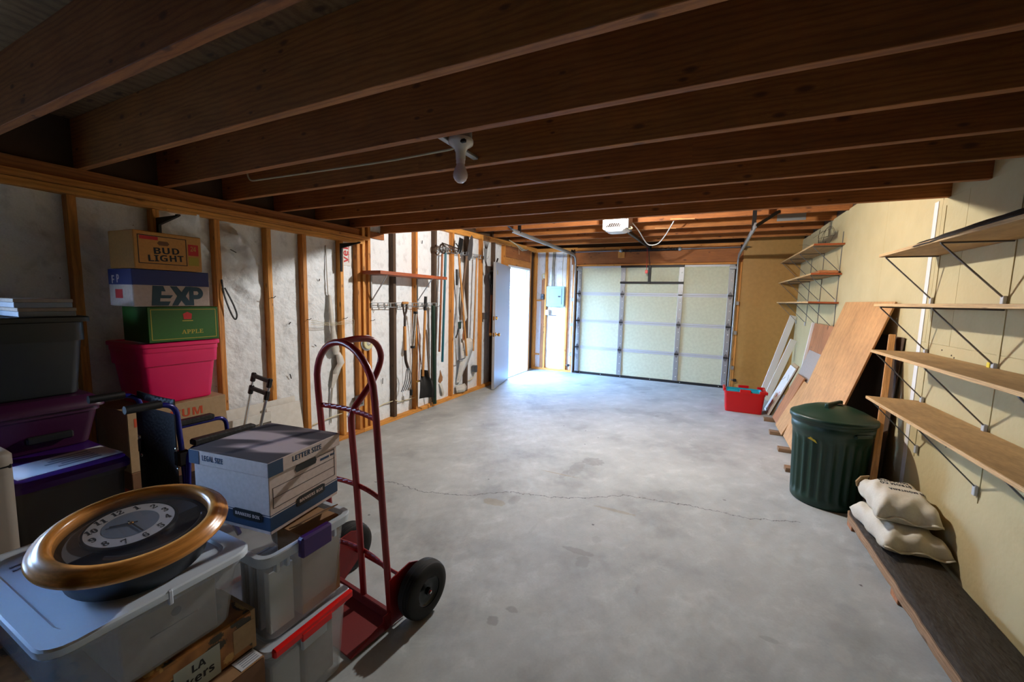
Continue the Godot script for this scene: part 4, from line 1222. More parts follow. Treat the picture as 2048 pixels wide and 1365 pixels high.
# ---------------------------------------------------------------- stacks along the left wall
func build_left_stacks() -> void:
	# lowest: brown carton with red stripes, then the tan carton, the pink tote and three drink cartons
	var c := thing("carton", "brown carton with red stripes at the bottom of the drink carton stack", "cardboard box", Vector3(0.21, 0, 6.53))
	part("carton_body", bx(Vector3(-0.19, 0, -0.25), Vector3(0.19, 0.44, 0.25), 0.004), M.card_brown, c)
	for y in [0.26, 0.31]:
		part("stripe", bx(Vector3(-0.1905, y, -0.2505), Vector3(0.1908, y + 0.028, 0.2508)), M.ink_orange, c)
	c = thing("carton", "tan carton with orange capitals under the pink tote", "cardboard box", Vector3(0.21, 0.441, 6.527))
	part("carton_body", bx(Vector3(-0.19, 0, -0.255), Vector3(0.19, 0.352, 0.255), 0.004), M.card_tan, c)
	part("top_seam", bx(Vector3(-0.19, 0.352, -0.02), Vector3(0.19, 0.3528, 0.02)), M.card, c)
	text("PREMIUM", 0.05, 0.34, Transform3D(FACE_X, Vector3(0.1905, 0.285, 0.055)), M.ink_orange, c)
	var t := thing("tote", "bright pink plastic tote under the green drink carton", "storage tub", Vector3(0.205, 0.795, 6.50))
	part("tote_body", tub(S(), 0.37, 0.40, 0.345, 0.028, 0.035, 0.012, 0.004, 0.03), M.pink, t)
	part("upper_band", loft(S(), [rr(0.376, 0.406, 0.036, 0.235), rr(0.384, 0.414, 0.036, 0.316), rr(0.37, 0.40, 0.036, 0.316), rr(0.36, 0.39, 0.036, 0.235), rr(0.376, 0.406, 0.036, 0.235)], true, false, false), M.pink, t)
	part("lid", lid(S(), 0.41, 0.44, 0.345, 0.024, 0.045), M.pink, t)
	c = thing("drink_carton", "green drink carton with gold border reading APPLE on the pink tote", "cardboard box", Vector3(0.285, 1.170, 6.488), 1.5)
	part("carton_body", bx(Vector3(-0.135, 0, -0.185), Vector3(0.135, 0.205, 0.185), 0.004), M.green_box, c)
	for q in [[0.014, 0.0175, -0.17, 0.17], [0.187, 0.1905, -0.17, 0.17], [0.014, 0.1905, -0.17, -0.166], [0.014, 0.1905, 0.166, 0.17]]:
		part("gold_line", bx(Vector3(0.1345, q[0], q[2]), Vector3(0.1356, q[1], q[3])), M.gold, c)
	text("APPLE", 0.024, 0.115, Transform3D(FACE_X, Vector3(0.1352, 0.055, -0.035)), M.gold, c, "lettering", true)
	part("crest", prism(S(), [Vector2(-0.02, -0.02), Vector2(0.02, -0.02), Vector2(0.024, 0.012), Vector2(0.0, 0.024), Vector2(-0.024, 0.012)], 0, 0.001, Transform3D(FACE_X, Vector3(0.1352, 0.150, -0.012))), M.ink_red, c, "red crest")
	part("crest_scroll", bx(Vector3(0.1352, 0.118, -0.040), Vector3(0.1360, 0.124, 0.016)), M.gold, c)
	c = thing("drink_carton", "blue and white drink carton reading EXP, second from the top of its stack", "cardboard box", Vector3(0.275, 1.376, 6.530), 1.0)
	part("carton_body", bx(Vector3(-0.13, 0, -0.19), Vector3(0.13, 0.208, 0.19), 0.004), M.bank, c)
	part("blue_band", bx(Vector3(-0.1308, 0.120, -0.1908), Vector3(0.1308, 0.2085, 0.1908), 0.002), M.navy, c, "dark blue band")
	# bold leaning letters E X P
	var e := S()
	prism(e, [Vector2(-0.110, 0.006), Vector2(-0.03, 0.006), Vector2(-0.018, 0.03), Vector2(-0.07, 0.03), Vector2(-0.067, 0.048), Vector2(-0.018, 0.048), Vector2(-0.005, 0.066), Vector2(-0.062, 0.066), Vector2(-0.060, 0.088), Vector2(-0.04, 0.088), Vector2(-0.05, 0.119), Vector2(-0.100, 0.119)], 0, 0.001, Transform3D(FACE_X, Vector3(0.1303, 0, 0)))
	part("lettering", e, M.teal_ink, c)
	e = S()
	prism(e, [Vector2(-0.012, 0.006), Vector2(0.018, 0.006), Vector2(0.036, 0.036), Vector2(0.056, 0.006), Vector2(0.094, 0.006), Vector2(0.060, 0.062), Vector2(0.092, 0.119), Vector2(0.062, 0.119), Vector2(0.040, 0.085), Vector2(0.016, 0.119), Vector2(-0.018, 0.119), Vector2(0.016, 0.062)], 0, 0.0012, Transform3D(FACE_X, Vector3(0.1303, 0, 0)))
	part("lettering", e, M.teal_ink, c)
	e = S()
	var pp := [Vector2(0.098, 0.006), Vector2(0.122, 0.006), Vector2(0.122, 0.044), Vector2(0.140, 0.044)]
	for i in 9:
		var a := -PI / 2 + PI * i / 8.0
		pp.append(Vector2(0.140 + 0.034 * cos(a), 0.0805 + 0.0365 * sin(a)))
	pp.append(Vector2(0.10, 0.119))
	prism(e, pp, 0, 0.0014, Transform3D(FACE_X, Vector3(0.1303, 0, 0.02)))
	part("lettering", e, M.teal_ink, c)
	part("letter_counter", prism(S(), [Vector2(0.122, 0.070), Vector2(0.142, 0.070), Vector2(0.149, 0.081), Vector2(0.142, 0.093), Vector2(0.122, 0.093)], 0, 0.0018, Transform3D(FACE_X, Vector3(0.1303, 0, 0.02))), M.bank, c)
	text("P", 0.045, 0.028, Transform3D(Basis(), Vector3(-0.02, 0.155, 0.191)), M.bank, c)
	text("F", 0.045, 0.028, Transform3D(Basis(), Vector3(-0.075, 0.15, 0.191)), M.bank, c)
	part("red_blot", bx(Vector3(-0.06, 0.045, 0.190), Vector3(0.02, 0.095, 0.191)), M.ink_red, c)
	c = thing("drink_carton", "tan drink carton reading BUD LIGHT on top of the stack", "cardboard box", Vector3(0.29, 1.587, 6.545), 3.0)
	part("carton_body", bx(Vector3(-0.125, 0, -0.168), Vector3(0.125, 0.208, 0.168), 0.004), M.beer, c)
	for q in [[0.030, 0.034, -0.085, 0.150], [0.183, 0.187, -0.085, 0.150], [0.030, 0.187, -0.087, -0.083], [0.030, 0.187, 0.146, 0.150]]:
		part("frame_line", bx(Vector3(0.1245, q[0], q[2]), Vector3(0.1256, q[1], q[3])), M.ink, c)
	text("BUD", 0.036, 0.125, Transform3D(Basis(Vector3(1, 0, 0), 0.06) * FACE_X, Vector3(0.1253, 0.108, 0.015)), M.ink, c)
	text("LIGHT", 0.036, 0.175, Transform3D(Basis(Vector3(1, 0, 0), 0.06) * FACE_X, Vector3(0.1253, 0.066, 0.018)), M.ink, c)
	part("oval_mark", prism(S(), [Vector2(-0.03, 0.0), Vector2(-0.02, -0.012), Vector2(0.02, -0.012), Vector2(0.03, 0), Vector2(0.02, 0.012), Vector2(-0.02, 0.012)], 0, 0.0008, Transform3D(FACE_X, Vector3(0.1252, 0.148, 0.03))), M.card_brown, c)
	part("red_banner", bx(Vector3(0.1252, 0.163, 0.055), Vector3(0.1260, 0.182, 0.140)), M.ink_red, c)
	part("price_block", bx(Vector3(0.1252, 0.095, -0.150), Vector3(0.1260, 0.160, -0.095)), M.ink_red, c)
	text("24", 0.03, 0.03, Transform3D(FACE_X, Vector3(0.1262, 0.135, -0.122)), M.beer, c)
	part("green_block", bx(Vector3(0.1252, 0.035, -0.150), Vector3(0.1260, 0.085, -0.095)), M.gold, c)
	var wt := thing("bottle_cap", "white rounded cap lying on top of the upper drink carton", "cap", Vector3(0.20, 1.796, 6.60))
	part("cap_shell", lathe(S(), [Vector2(0.04, 0.0), Vector2(0.04, 0.012), Vector2(0.034, 0.022), Vector2(0.0, 0.026)], 24), M.white, wt)
	# grey tote with purple lid, plum tote, dark tote, flat boxes
	t = thing("tote", "grey tote with purple lid under the plum coloured tote", "storage tub", Vector3(0.475, 0, 7.135))
	part("tote_body", tub(S(), 0.80, 0.34, 0.665, 0.02, 0.03, 0.008), M.taupe, t)
	part("lid", loft(S(), [rr(0.85, 0.37, 0.04, 0.666), rr(0.85, 0.37, 0.04, 0.690), rr(0.83, 0.35, 0.04, 0.708)], true), M.purple, t, "dark purple lid")
	c = thing("paper_sheet", "printed white sheet lying on the purple lid of the grey tote", "paper", Vector3(0.73, 0.7085, 7.12), 4.0)
	part("sheet", bx(Vector3(-0.10, 0, -0.16), Vector3(0.10, 0.0012, 0.17)), M.paper, c)
	for i in 5:
		part("print_line", bx(Vector3(-0.07 + i * 0.03, 0.0012, -0.10), Vector3(-0.055 + i * 0.03, 0.0016, 0.02 + 0.02 * (i % 3))), M.dial_grey, c)
	t = thing("tote", "plum purple tote with rounded lid between the grey and dark totes", "storage tub", Vector3(0.285, 0.709, 7.16))
	part("tote_body", tub(S(), 0.50, 0.46, 0.185, 0.03, 0.04, 0.01), M.plum, t)
	part("lid", loft(S(), [rr(0.55, 0.51, 0.05, 0.186), rr(0.55, 0.51, 0.05, 0.200), rr(0.52, 0.48, 0.05, 0.222), rr(0.47, 0.43, 0.04, 0.244)], false), M.plum, t)
	part("grip_recess", bx(Vector3(0.235, 0.05, -0.13), Vector3(0.262, 0.085, 0.02), 0.01), M.black, t)
	t = thing("tote", "tall dark grey tote with bar code label on the plum tote", "storage tub", Vector3(0.265, 0.954, 7.17))
	part("tote_body", tub(S(), 0.44, 0.44, 0.355, 0.022, 0.035, 0.012, 0.004, 0.09), M.slate, t)
	part("lid", lid(S(), 0.50, 0.50, 0.356, 0.024, 0.045), M.slate, t)
	part("label", bx(Vector3(0.2235, 0.285, 0.085), Vector3(0.2345, 0.345, 0.155), 0.001), M.paper, t, "white bar code label")
	for i in 7:
		part("label_bar", bx(Vector3(0.2345, 0.30, 0.10 + i * 0.006), Vector3(0.2350, 0.325, 0.1025 + i * 0.006)), M.ink, t)
	for i in 2:
		c = thing("flat_box", ["upper flat white and grey box on the dark tote", "lower flat white and grey box on the dark tote"][i], "box", Vector3(0.33, 1.334 + 0.042 * (1 - i), 7.07 - 0.01 * i), 0.0, "flat boxes on the dark tote")
		part("box_body", bx(Vector3(-0.13, 0, -0.10), Vector3(0.13, 0.024, 0.085), 0.002), M.dial_grey, c)
		part("pale_edge", bx(Vector3(-0.132, 0.0245, -0.102), Vector3(0.132, 0.041, 0.087), 0.002), M.card_grey, c)
	build_wheelchair()
	build_cart()
	# boards leaning on the wall
	c = thing("white_board", "white board leaning on the wall studs behind the luggage cart", "board", Vector3(0.06, 0, 5.8))
	var st := S()
	bar(st, Vector3(0.12, 0.004, 5.80), Vector3(0.03, 0.578, 5.80), 0.56, 0.012, 0.002, Vector3.RIGHT)
	wpart("board", st, M.whiteboard, c)
	c = thing("board", "smaller white panel standing in front of the white board", "board", Vector3(0.10, 0, 5.66))
	st = S()
	bar(st, Vector3(0.17, 0.004, 5.655), Vector3(0.075, 0.54, 5.655), 0.30, 0.012, 0.002, Vector3.RIGHT)
	wpart("board", st, M.whiteboard, c)
	c = thing("ribbed_panel", "grey ribbed panel with white top strip leaning beside the white panel", "panel", Vector3(0.14, 0, 6.02))
	wpart("backing", bx(Vector3(0.153, 0.004, 5.82), Vector3(0.165, 0.45, 6.22), 0.001), M.taupe, c)
	wpart("top_strip", bx(Vector3(0.149, 0.452, 5.82), Vector3(0.169, 0.530, 6.22), 0.002), M.whiteboard, c)
	var ribs := S()
	for i in 40: box(ribs, Vector3(0.165, 0.01, 5.822 + i * 0.01), Vector3(0.169, 0.448, 5.827 + i * 0.01))
	wpart("ribs", ribs, M.beige, c).set_meta("kind", "stuff")

func build_wheelchair() -> void:
	var o := thing("wheelchair", "folding wheelchair with blue tube frame and black vinyl back behind the file box", "wheelchair", Vector3(0.91, 0, 6.70))
	var xl := 0.735
	var xr := 1.075
	var zb := 6.85
	for x in [xl, xr]:
		var s: float = -1.0 if x == xl else 1.0
		# back cane with push handle
		var path := bend([Vector3(x, 0.20, zb - 0.02), Vector3(x, 0.60, zb - 0.02), Vector3(x, 0.955, zb), Vector3(x, 0.965, zb + 0.17)], 0.06, 8)
		wpart("back_post", tube(S(), path, 0.0115, 10), M.blue_paint, o)
		wpart("push_grip", tube(S(), [Vector3(x, 0.963, zb + 0.055), Vector3(x, 0.965, zb + 0.18)], 0.018, 12), M.black, o)
		# arm
		var ap := bend([Vector3(x + s * 0.02, 0.55, zb - 0.02), Vector3(x + s * 0.02, 0.735, zb - 0.03), Vector3(x + s * 0.02, 0.735, zb - 0.40), Vector3(x + s * 0.02, 0.46, zb - 0.42)], 0.05, 8)
		wpart("arm_frame", tube(S(), ap, 0.0115, 10), M.blue_paint, o)
		wpart("arm_pad", bx(Vector3(x + s * 0.02 - 0.024, 0.742, zb - 0.335), Vector3(x + s * 0.02 + 0.024, 0.772, zb - 0.045), 0.012), M.vinyl, o)
		wpart("side_rail", tube(S(), [Vector3(x, 0.46, zb - 0.02), Vector3(x, 0.46, zb - 0.44)], 0.0115, 10), M.blue_paint, o)
		wpart("front_post", tube(S(), bend([Vector3(x, 0.47, zb - 0.38), Vector3(x, 0.44, zb - 0.47), Vector3(x, 0.12, zb - 0.52)], 0.05), 0.0115, 10), M.blue_paint, o)
		wpart("hinge_knuckle", bx(Vector3(x - 0.022, 0.655, zb - 0.035), Vector3(x + 0.022, 0.73, zb + 0.012), 0.008), M.black_gloss, o)
		wpart("clamp_bolt", lathe(S(), [Vector2(0.011, 0), Vector2(0.011, 0.006), Vector2(0.0, 0.009)], 12, Transform3D(Basis(Vector3(1, 0, 0), Vector3(0, 0, 1), Vector3(0, -1, 0)), Vector3(x, 0.74, zb + 0.006))), M.chrome, o)
		wpart("clamp_bolt", lathe(S(), [Vector2(0.009, 0), Vector2(0.009, 0.006), Vector2(0.0, 0.009)], 12, Transform3D(Basis(Vector3(1, 0, 0), Vector3(0, 0, 1), Vector3(0, -1, 0)), Vector3(x + 0.004, 0.645, zb + 0.004))), M.chrome, o)
		for q in [[zb - 0.06, 0.10], [zb - 0.50, 0.10]]:
			wpart("wheel", lathe(S(), [Vector2(0.07, -0.012), Vector2(0.092, -0.014), Vector2(0.10, -0.006), Vector2(0.10, 0.006), Vector2(0.092, 0.014), Vector2(0.07, 0.012), Vector2(0.02, 0.016), Vector2(0.0, 0.016)], 32, Transform3D(Basis(Vector3(0, 1, 0), Vector3(1, 0, 0), Vector3(0, 0, -1)), Vector3(x + s * 0.03, q[1], q[0]))), M.rubber, o)
	var rows := []
	for y in [0.44, 0.60, 0.75, 0.86, 0.905]:
		var r := []
		for i in 11:
			var u := -1.0 + i / 5.0
			r.append(Vector3(0.905 + u * 0.178, y - (0.02 * (1.0 - u * u) if y > 0.89 else 0.0), zb + 0.012 - 0.035 * (1.0 - u * u)))
		rows.append(r)
	wpart("back_sling", sheet(S(), rows, Vector3(0, 0, -0.004)), M.vinyl, o, "black vinyl backrest")
	var hb := []
	for i in 11:
		var u := -1.0 + i / 5.0
		hb.append(Vector3(0.905 + u * 0.17, 0.955 - 0.004 * (1.0 - u * u), zb + 0.004))
	wpart("top_strap", sweep(S(), hb, [Vector2(-0.003, -0.018), Vector2(0.003, -0.018), Vector2(0.003, 0.018), Vector2(-0.003, 0.018)], Vector3(0, 0, 1), true), M.vinyl, o)
	rows = []
	for z in [zb - 0.05, zb - 0.25, zb - 0.43]:
		var r := []
		for i in 9:
			var u := -1.0 + i / 4.0
			r.append(Vector3(0.905 + u * 0.17, 0.475 - 0.03 * (1.0 - u * u), z))
		rows.append(r)
	wpart("seat_sling", sheet(S(), rows, Vector3(0, -0.004, 0)), M.vinyl, o)
	for k in 2:
		var s := 1.0 if k == 0 else -1.0
		var cb := S()
		bar(cb, Vector3(0.905 - s * 0.165, 0.18, zb - 0.25), Vector3(0.905 + s * 0.165, 0.455, zb - 0.25 + 0.022 * s), 0.02, 0.02, 0.003)
		wpart("cross_brace", cb, M.blue_paint, o)

func build_cart() -> void:
	var o := thing("luggage_cart", "folding luggage cart with grey telescopic poles and black double handle", "cart", Vector3(0.40, 0, 6.22))
	var a := Vector3(0.262, 0.86, 6.0)
	var b := Vector3(0.447, 0.835, 6.0)
	var fa := Vector3(0.200, 0.07, 6.14)
	var fb := Vector3(0.360, 0.07, 6.14)
	for q in [[a, fa], [b, fb]]:
		var m: Vector3 = q[0].lerp(q[1], 0.48)
		var s1 := S()
		bar(s1, q[0], m, 0.016, 0.020, 0.004)
		wpart("inner_pole", s1, M.chrome, o)
		s1 = S()
		bar(s1, m, q[1], 0.021, 0.025, 0.005)
		wpart("outer_pole", s1, M.galv_lt, o)
	for k in 2:
		var t := 0.0 if k == 0 else 0.115
		var pa: Vector3 = a.lerp(fa, t)
		var pb: Vector3 = b.lerp(fb, t)
		var st := S()
		bar(st, pa, pb, 0.03, 0.026, 0.007)
		for q in [pa, pb]: bar(st, q + Vector3(0.0, 0.022, -0.005), q + Vector3(-0.003, -0.045, 0.01), 0.03, 0.03, 0.007)
		wpart("handle", st, M.black, o)
	var st := S()
	bar(st, fa + Vector3(-0.03, -0.03, 0), fb + Vector3(0.03, -0.03, 0), 0.05, 0.03, 0.004)
	bar(st, fa + Vector3(0, -0.05, 0.01), fa + Vector3(0, -0.05, 0.10), 0.02, 0.012, 0.003)
	bar(st, fb + Vector3(0, -0.05, 0.01), fb + Vector3(0, -0.05, 0.10), 0.02, 0.012, 0.003)
	wpart("foot_plate", st, M.black, o)
	for q in [fa + Vector3(-0.045, -0.02, -0.02), fb + Vector3(0.045, -0.02, -0.02)]:
		wpart("wheel", lathe(S(), [Vector2(0.03, -0.012), Vector2(0.05, -0.01), Vector2(0.05, 0.01), Vector2(0.03, 0.012)], 24, Transform3D(Basis(Vector3(0, 1, 0), Vector3(1, 0, 0), Vector3(0, 0, -1)), q)), M.rubber, o)

# ---------------------------------------------------------------- things on the tool wall
func rack(at: Vector3, z0: float, z1: float, label: String, hooks: Array) -> void:
	var o := thing("tool_rack", label, "tool rack", at)
	var st := S()
	for y in [-0.024, 0.024]:
		bar(st, Vector3(0.012, at.y + y, z0), Vector3(0.012, at.y + y, z1), 0.005, 0.008)
	wpart("strip", st, M.galv, o)
	var n := int((z1 - z0) / 0.095)
	for i in n + 1:
		var z := z0 + (z1 - z0) * i / n
		wpart("link", bx(Vector3(0.004, at.y - 0.027, z - 0.009), Vector3(0.016, at.y + 0.027, z + 0.009), 0.003), M.galv, o)
	for z in hooks:
		var h := S()
		tube(h, bend([Vector3(0.012, at.y - 0.02, z), Vector3(0.105, at.y - 0.02, z), Vector3(0.118, at.y + 0.02, z)], 0.02), 0.0035, 6)
		wpart("hook", h, M.galv, o)

func build_wall_tools() -> void:
	rack(Vector3(0, 1.365, 4.0), 3.44, 4.58, "lower slotted metal tool rack on the left wall under the little shelf", [4.125, 4.16, 3.93, 3.985, 3.755, 3.81, 3.875, 4.45, 3.50])
	rack(Vector3(0, 2.10, 2.8), 2.21, 3.39, "upper slotted metal tool rack on the left wall near the door", [3.30, 3.36, 3.385, 3.435, 3.0, 3.06, 2.82, 2.87, 2.475, 2.53, 2.24])
	# little shelf
	var o := thing("wall_shelf", "reddish wooden shelf board on two metal brackets on the left wall", "shelf", Vector3(0.0, 1.70, 4.15))
	wpart("board", bx(Vector3(0.004, 1.687, 3.54), Vector3(0.255, 1.722, 4.70), 0.003), M.cherry, o)
	for z in [4.575, 3.82]:
		var st := S()
		bar(st, Vector3(0.008, 1.683, z), Vector3(0.235, 1.683, z), 0.018, 0.005)
		bar(st, Vector3(0.008, 1.683, z), Vector3(0.008, 1.40, z), 0.018, 0.005, 0.0, Vector3.RIGHT)
		bar(st, Vector3(0.012, 1.415, z), Vector3(0.225, 1.675, z), 0.014, 0.006)
		wpart("bracket", st, M.galv, o)
	# digging fork
	o = thing("digging_fork", "digging fork with yellow handle hanging tines down from the lower rack", "garden fork", Vector3(0.09, 0.32, 4.14))
	wpart("grip", bx(Vector3(0.075, 1.375, 4.09), Vector3(0.105, 1.405, 4.19), 0.010), M.handle, o)
	var st := S()
	tube(st, curve([Vector3(0.09, 1.385, 4.11), Vector3(0.09, 1.29, 4.125), Vector3(0.09, 1.24, 4.148), Vector3(0.09, 1.10, 4.15)], 5), 0.012, 8)
	tube(st, curve([Vector3(0.09, 1.385, 4.18), Vector3(0.09, 1.29, 4.165), Vector3(0.09, 1.24, 4.152)], 5), 0.010, 8)
	wpart("yoke", st, M.rust_iron, o)
	wpart("shaft", tube(S(), [Vector3(0.09, 1.12, 4.15), Vector3(0.09, 0.84, 4.145)], 0.019, 12), M.handle, o)
	wpart("socket", tube(S(), curve([Vector3(0.09, 0.85, 4.145), Vector3(0.095, 0.72, 4.14), Vector3(0.11, 0.63, 4.12)], 5), 0.017, 12, []), M.rust_iron, o)
	for i in 4:
		var u := -1.0 + i * 0.667
		var tn := curve([Vector3(0.11, 0.64, 4.12), Vector3(0.112, 0.60, 4.12 + u * 0.03), Vector3(0.118, 0.53, 4.12 + u * 0.050), Vector3(0.12, 0.45, 4.14 + u * 0.055), Vector3(0.10, 0.36, 4.17 + u * 0.055)], 5)
		wpart("tine", tube(S(), tn, 0.0055, 7), M.steel, o)
	# pump
	o = thing("hand_pump", "chrome hand pump with black ends and thin hoses hanging on the lower rack", "pump", Vector3(0.09, 0.30, 3.98))
	wpart("barrel", tube(S(), [Vector3(0.09, 1.275, 3.955), Vector3(0.09, 0.865, 4.01)], 0.021, 16), M.chrome, o)
	for q in [[1.275, 3.955], [0.865, 4.01]]:
		wpart("end_cap", lathe(S(), [Vector2(0.026, -0.014), Vector2(0.028, 0.0), Vector2(0.026, 0.014)], 16, Transform3D(Basis(), Vector3(0.09, q[0], q[1]))), M.black, o)
	wpart("hose", tube(S(), curve([Vector3(0.09, 1.28, 3.93), Vector3(0.09, 1.0, 3.885), Vector3(0.085, 0.70, 3.875), Vector3(0.08, 0.43, 3.885)], 6), 0.006, 7), M.handle_red, o)
	wpart("rod", tube(S(), [Vector3(0.09, 0.86, 4.01), Vector3(0.07, 0.34, 4.02)], 0.004, 6), M.steel, o)
	wpart("foot", bx(Vector3(0.055, 0.27, 4.0), Vector3(0.085, 0.345, 4.035), 0.008), M.black, o)
	wpart("valve", bx(Vector3(0.07, 0.415, 3.865), Vector3(0.09, 0.435, 3.93), 0.004), M.brass, o)
	# scoop shovel
	o = thing("shovel", "shovel with pale handle, black grip and wide black blade on the lower rack", "shovel", Vector3(0.10, 0.18, 3.82))
	wpart("grip", tube(S(), [Vector3(0.10, 1.47, 3.775), Vector3(0.10, 1.30, 3.785)], 0.021, 12, [0.9, 1.05]), M.black, o)
	wpart("shaft", tube(S(), [Vector3(0.10, 1.31, 3.785), Vector3(0.10, 0.48, 3.83)], 0.0165, 12), M.handle, o)
	var rows := []
	for q in [[0.56, 0.020, 0.015], [0.48, 0.040, 0.025], [0.42, 0.075, 0.045], [0.32, 0.095, 0.06], [0.21, 0.105, 0.055]]:
		var r := []
		for i in 9:
			var u := -1.0 + i / 4.0
			r.append(Vector3(0.07 + q[2] + 0.035 * u * u - 0.05 * u + 0.03 * exp(-u * u * 25.0) * (q[0] - 0.2) * 2.5, q[0], 3.825 + u * q[1] - u * absf(u) * 0.02))
		rows.append(r)
	wpart("blade", sheet(S(), rows, Vector3(-0.004, 0, 0)), M.black, o)
	# sticks
	o = thing("stick", "thin bamboo stick leaning beside the black shovel, foot on the sill", "stick", Vector3(0.05, 0.045, 3.62))
	wpart("cane", tube(S(), curve([Vector3(0.05, 1.05, 3.70), Vector3(0.06, 0.6, 3.67), Vector3(0.05, 0.046, 3.60)], 6), 0.0095, 8), M.handle_grey, o)
	o = thing("stick", "grey weathered thin stick hanging left of the black shovel", "stick", Vector3(0.04, 0.6, 3.86))
	wpart("cane", tube(S(), curve([Vector3(0.03, 1.36, 3.86), Vector3(0.04, 0.95, 3.85), Vector3(0.05, 0.62, 3.80)], 6), 0.007, 8), M.handle_grey, o)
	# green post
	o = thing("green_post", "dark green metal post standing before the dark stud", "post", Vector3(0.03, 0.045, 3.53))
	wpart("post", tube(S(), [Vector3(0.035, 1.345, 3.535), Vector3(0.035, 0.046, 3.50)], 0.026, 12), M.green_pole, o)
	wpart("cap", lathe(S(), [Vector2(0.027, -0.01), Vector2(0.027, 0.008), Vector2(0.0, 0.014)], 12, Transform3D(Basis(), Vector3(0.035, 1.35, 3.535))), M.green_pole, o)
	# blue handled rake, brown loop hoe
	o = thing("rake", "garden rake with long blue handle and iron head up on the upper rack", "rake", Vector3(0.08, 0.6, 3.37))
	wpart("handle", tube(S(), [Vector3(0.08, 2.05, 3.33), Vector3(0.075, 0.60, 3.385)], 0.0165, 12), M.blue_pole, o)
	st = S()
	bar(st, Vector3(0.10, 2.165, 3.44), Vector3(0.10, 2.135, 3.04), 0.010, 0.012)
	bar(st, Vector3(0.10, 2.125, 3.44), Vector3(0.10, 2.100, 3.06), 0.006, 0.006)
	tube(st, curve([Vector3(0.08, 2.04, 3.33), Vector3(0.11, 2.06, 3.25), Vector3(0.10, 2.14, 3.20)], 5), 0.006, 6)
	wpart("head", st, M.rust_iron, o)
	for i in 13:
		var z := 3.435 - i * 0.031
		var t2 := S()
		bar(t2, Vector3(0.10, 2.165 - i * 0.0024, z), Vector3(0.115, 2.115 - i * 0.0022, z - 0.012), 0.006, 0.006)
		wpart("tine", t2, M.rust_iron, o)
	o = thing("loop_hoe", "brown handled loop hoe with oval iron ring, left of the blue handle", "hoe", Vector3(0.08, 0.74, 3.43))
	wpart("handle", tube(S(), [Vector3(0.08, 2.03, 3.405), Vector3(0.075, 0.745, 3.455)], 0.0145, 12), M.handle_red, o)
	var ring := []
	for i in 20:
		var a := TAU * i / 20.0
		ring.append(Vector3(0.085 + 0.02 * cos(a), 2.095 + 0.055 * sin(a), 3.40 + 0.095 * cos(a)))
	wpart("ring", sweep(S(), ring, [Vector2(-0.003, -0.012), Vector2(0.003, -0.012), Vector2(0.003, 0.012), Vector2(-0.003, 0.012)], Vector3(1, 0, 0), true, true), M.rust_iron, o)
	wpart("tang", tube(S(), [Vector3(0.08, 2.02, 3.405), Vector3(0.085, 2.15, 3.40)], 0.006, 7), M.rust_iron, o)
	# hoe with yellow handle
	o = thing("hoe", "hoe with slanting yellow handle and dark iron head on the upper rack", "hoe", Vector3(0.09, 0.62, 2.9))
	wpart("handle", tube(S(), [Vector3(0.09, 2.07, 3.035), Vector3(0.09, 0.615, 2.80)], 0.0155, 12), M.handle, o)
	st = S()
	prism(st, [Vector2(-0.05, 0.0), Vector2(0.05, 0.0), Vector2(0.062, 0.19), Vector2(-0.035, 0.20)], -0.002, 0.002, Transform3D(Basis(Vector3(0, 0.0, -1), Vector3(0.12, 0.99, 0), Vector3(0.99, -0.12, 0)), Vector3(0.095, 2.09, 3.03)))
	wpart("blade", st, M.iron, o)
	wpart("neck", tube(S(), curve([Vector3(0.09, 2.05, 3.03), Vector3(0.12, 2.12, 3.05), Vector3(0.10, 2.20, 3.12)], 5), 0.008, 7), M.iron, o)
	# spade
	o = thing("spade", "old spade hung blade up with brown handle beside the dark stud", "spade", Vector3(0.08, 1.3, 2.85))
	st = S()
	prism(st, [Vector2(-0.055, -0.17), Vector2(0.02, -0.19), Vector2(0.075, -0.12), Vector2(0.10, 0.05), Vector2(0.095, 0.16), Vector2(0.06, 0.18), Vector2(0.0, 0.10), Vector2(-0.04, -0.02)], -0.002, 0.002, Transform3D(Basis(Vector3(0, 0, -1), Vector3(0, 1, 0), Vector3(1, 0, 0)), Vector3(0.10, 2.19, 2.78)))
	wpart("blade", st, M.steel, o)
	wpart("handle", tube(S(), [Vector3(0.09, 2.06, 2.83), Vector3(0.085, 1.66, 2.90), Vector3(0.08, 1.15, 2.955)], 0.0185, 12), M.handle_grey, o)
	# straight pole
	o = thing("pole", "straight yellow wooden pole hanging left of the orange stud by the door", "pole", Vector3(0.06, 0.66, 2.53))
	wpart("rod", tube(S(), [Vector3(0.06, 2.07, 2.50), Vector3(0.055, 0.66, 2.555)], 0.0135, 10), M.handle, o)
	# leaf rake
	o = thing("leaf_rake", "wire leaf rake with fan of thin tines up by the door", "rake", Vector3(0.08, 1.85, 2.26))
	for i in 9:
		var u := -1.0 + i / 4.0
		wpart("tine", tube(S(), [Vector3(0.085, 2.20, 2.27 + u * 0.02), Vector3(0.10, 2.42, 2.27 + u * 0.115)], 0.003, 5), M.rust_iron, o)
	st = S()
	prism(st, [Vector2(-0.018, -0.11), Vector2(0.018, -0.11), Vector2(0.05, 0.09), Vector2(-0.05, 0.09)], -0.006, 0.006, Transform3D(FACE_X, Vector3(0.085, 2.14, 2.28)))
	wpart("socket", st, M.galv, o)
	wpart("handle", tube(S(), [Vector3(0.085, 2.05, 2.28), Vector3(0.085, 1.86, 2.19)], 0.012, 10), M.rust_iron, o)
	# trimmer
	o = thing("pole_trimmer", "brown handled trimmer with round black head beside the open door", "trimmer", Vector3(0.09, 0.9, 2.05))
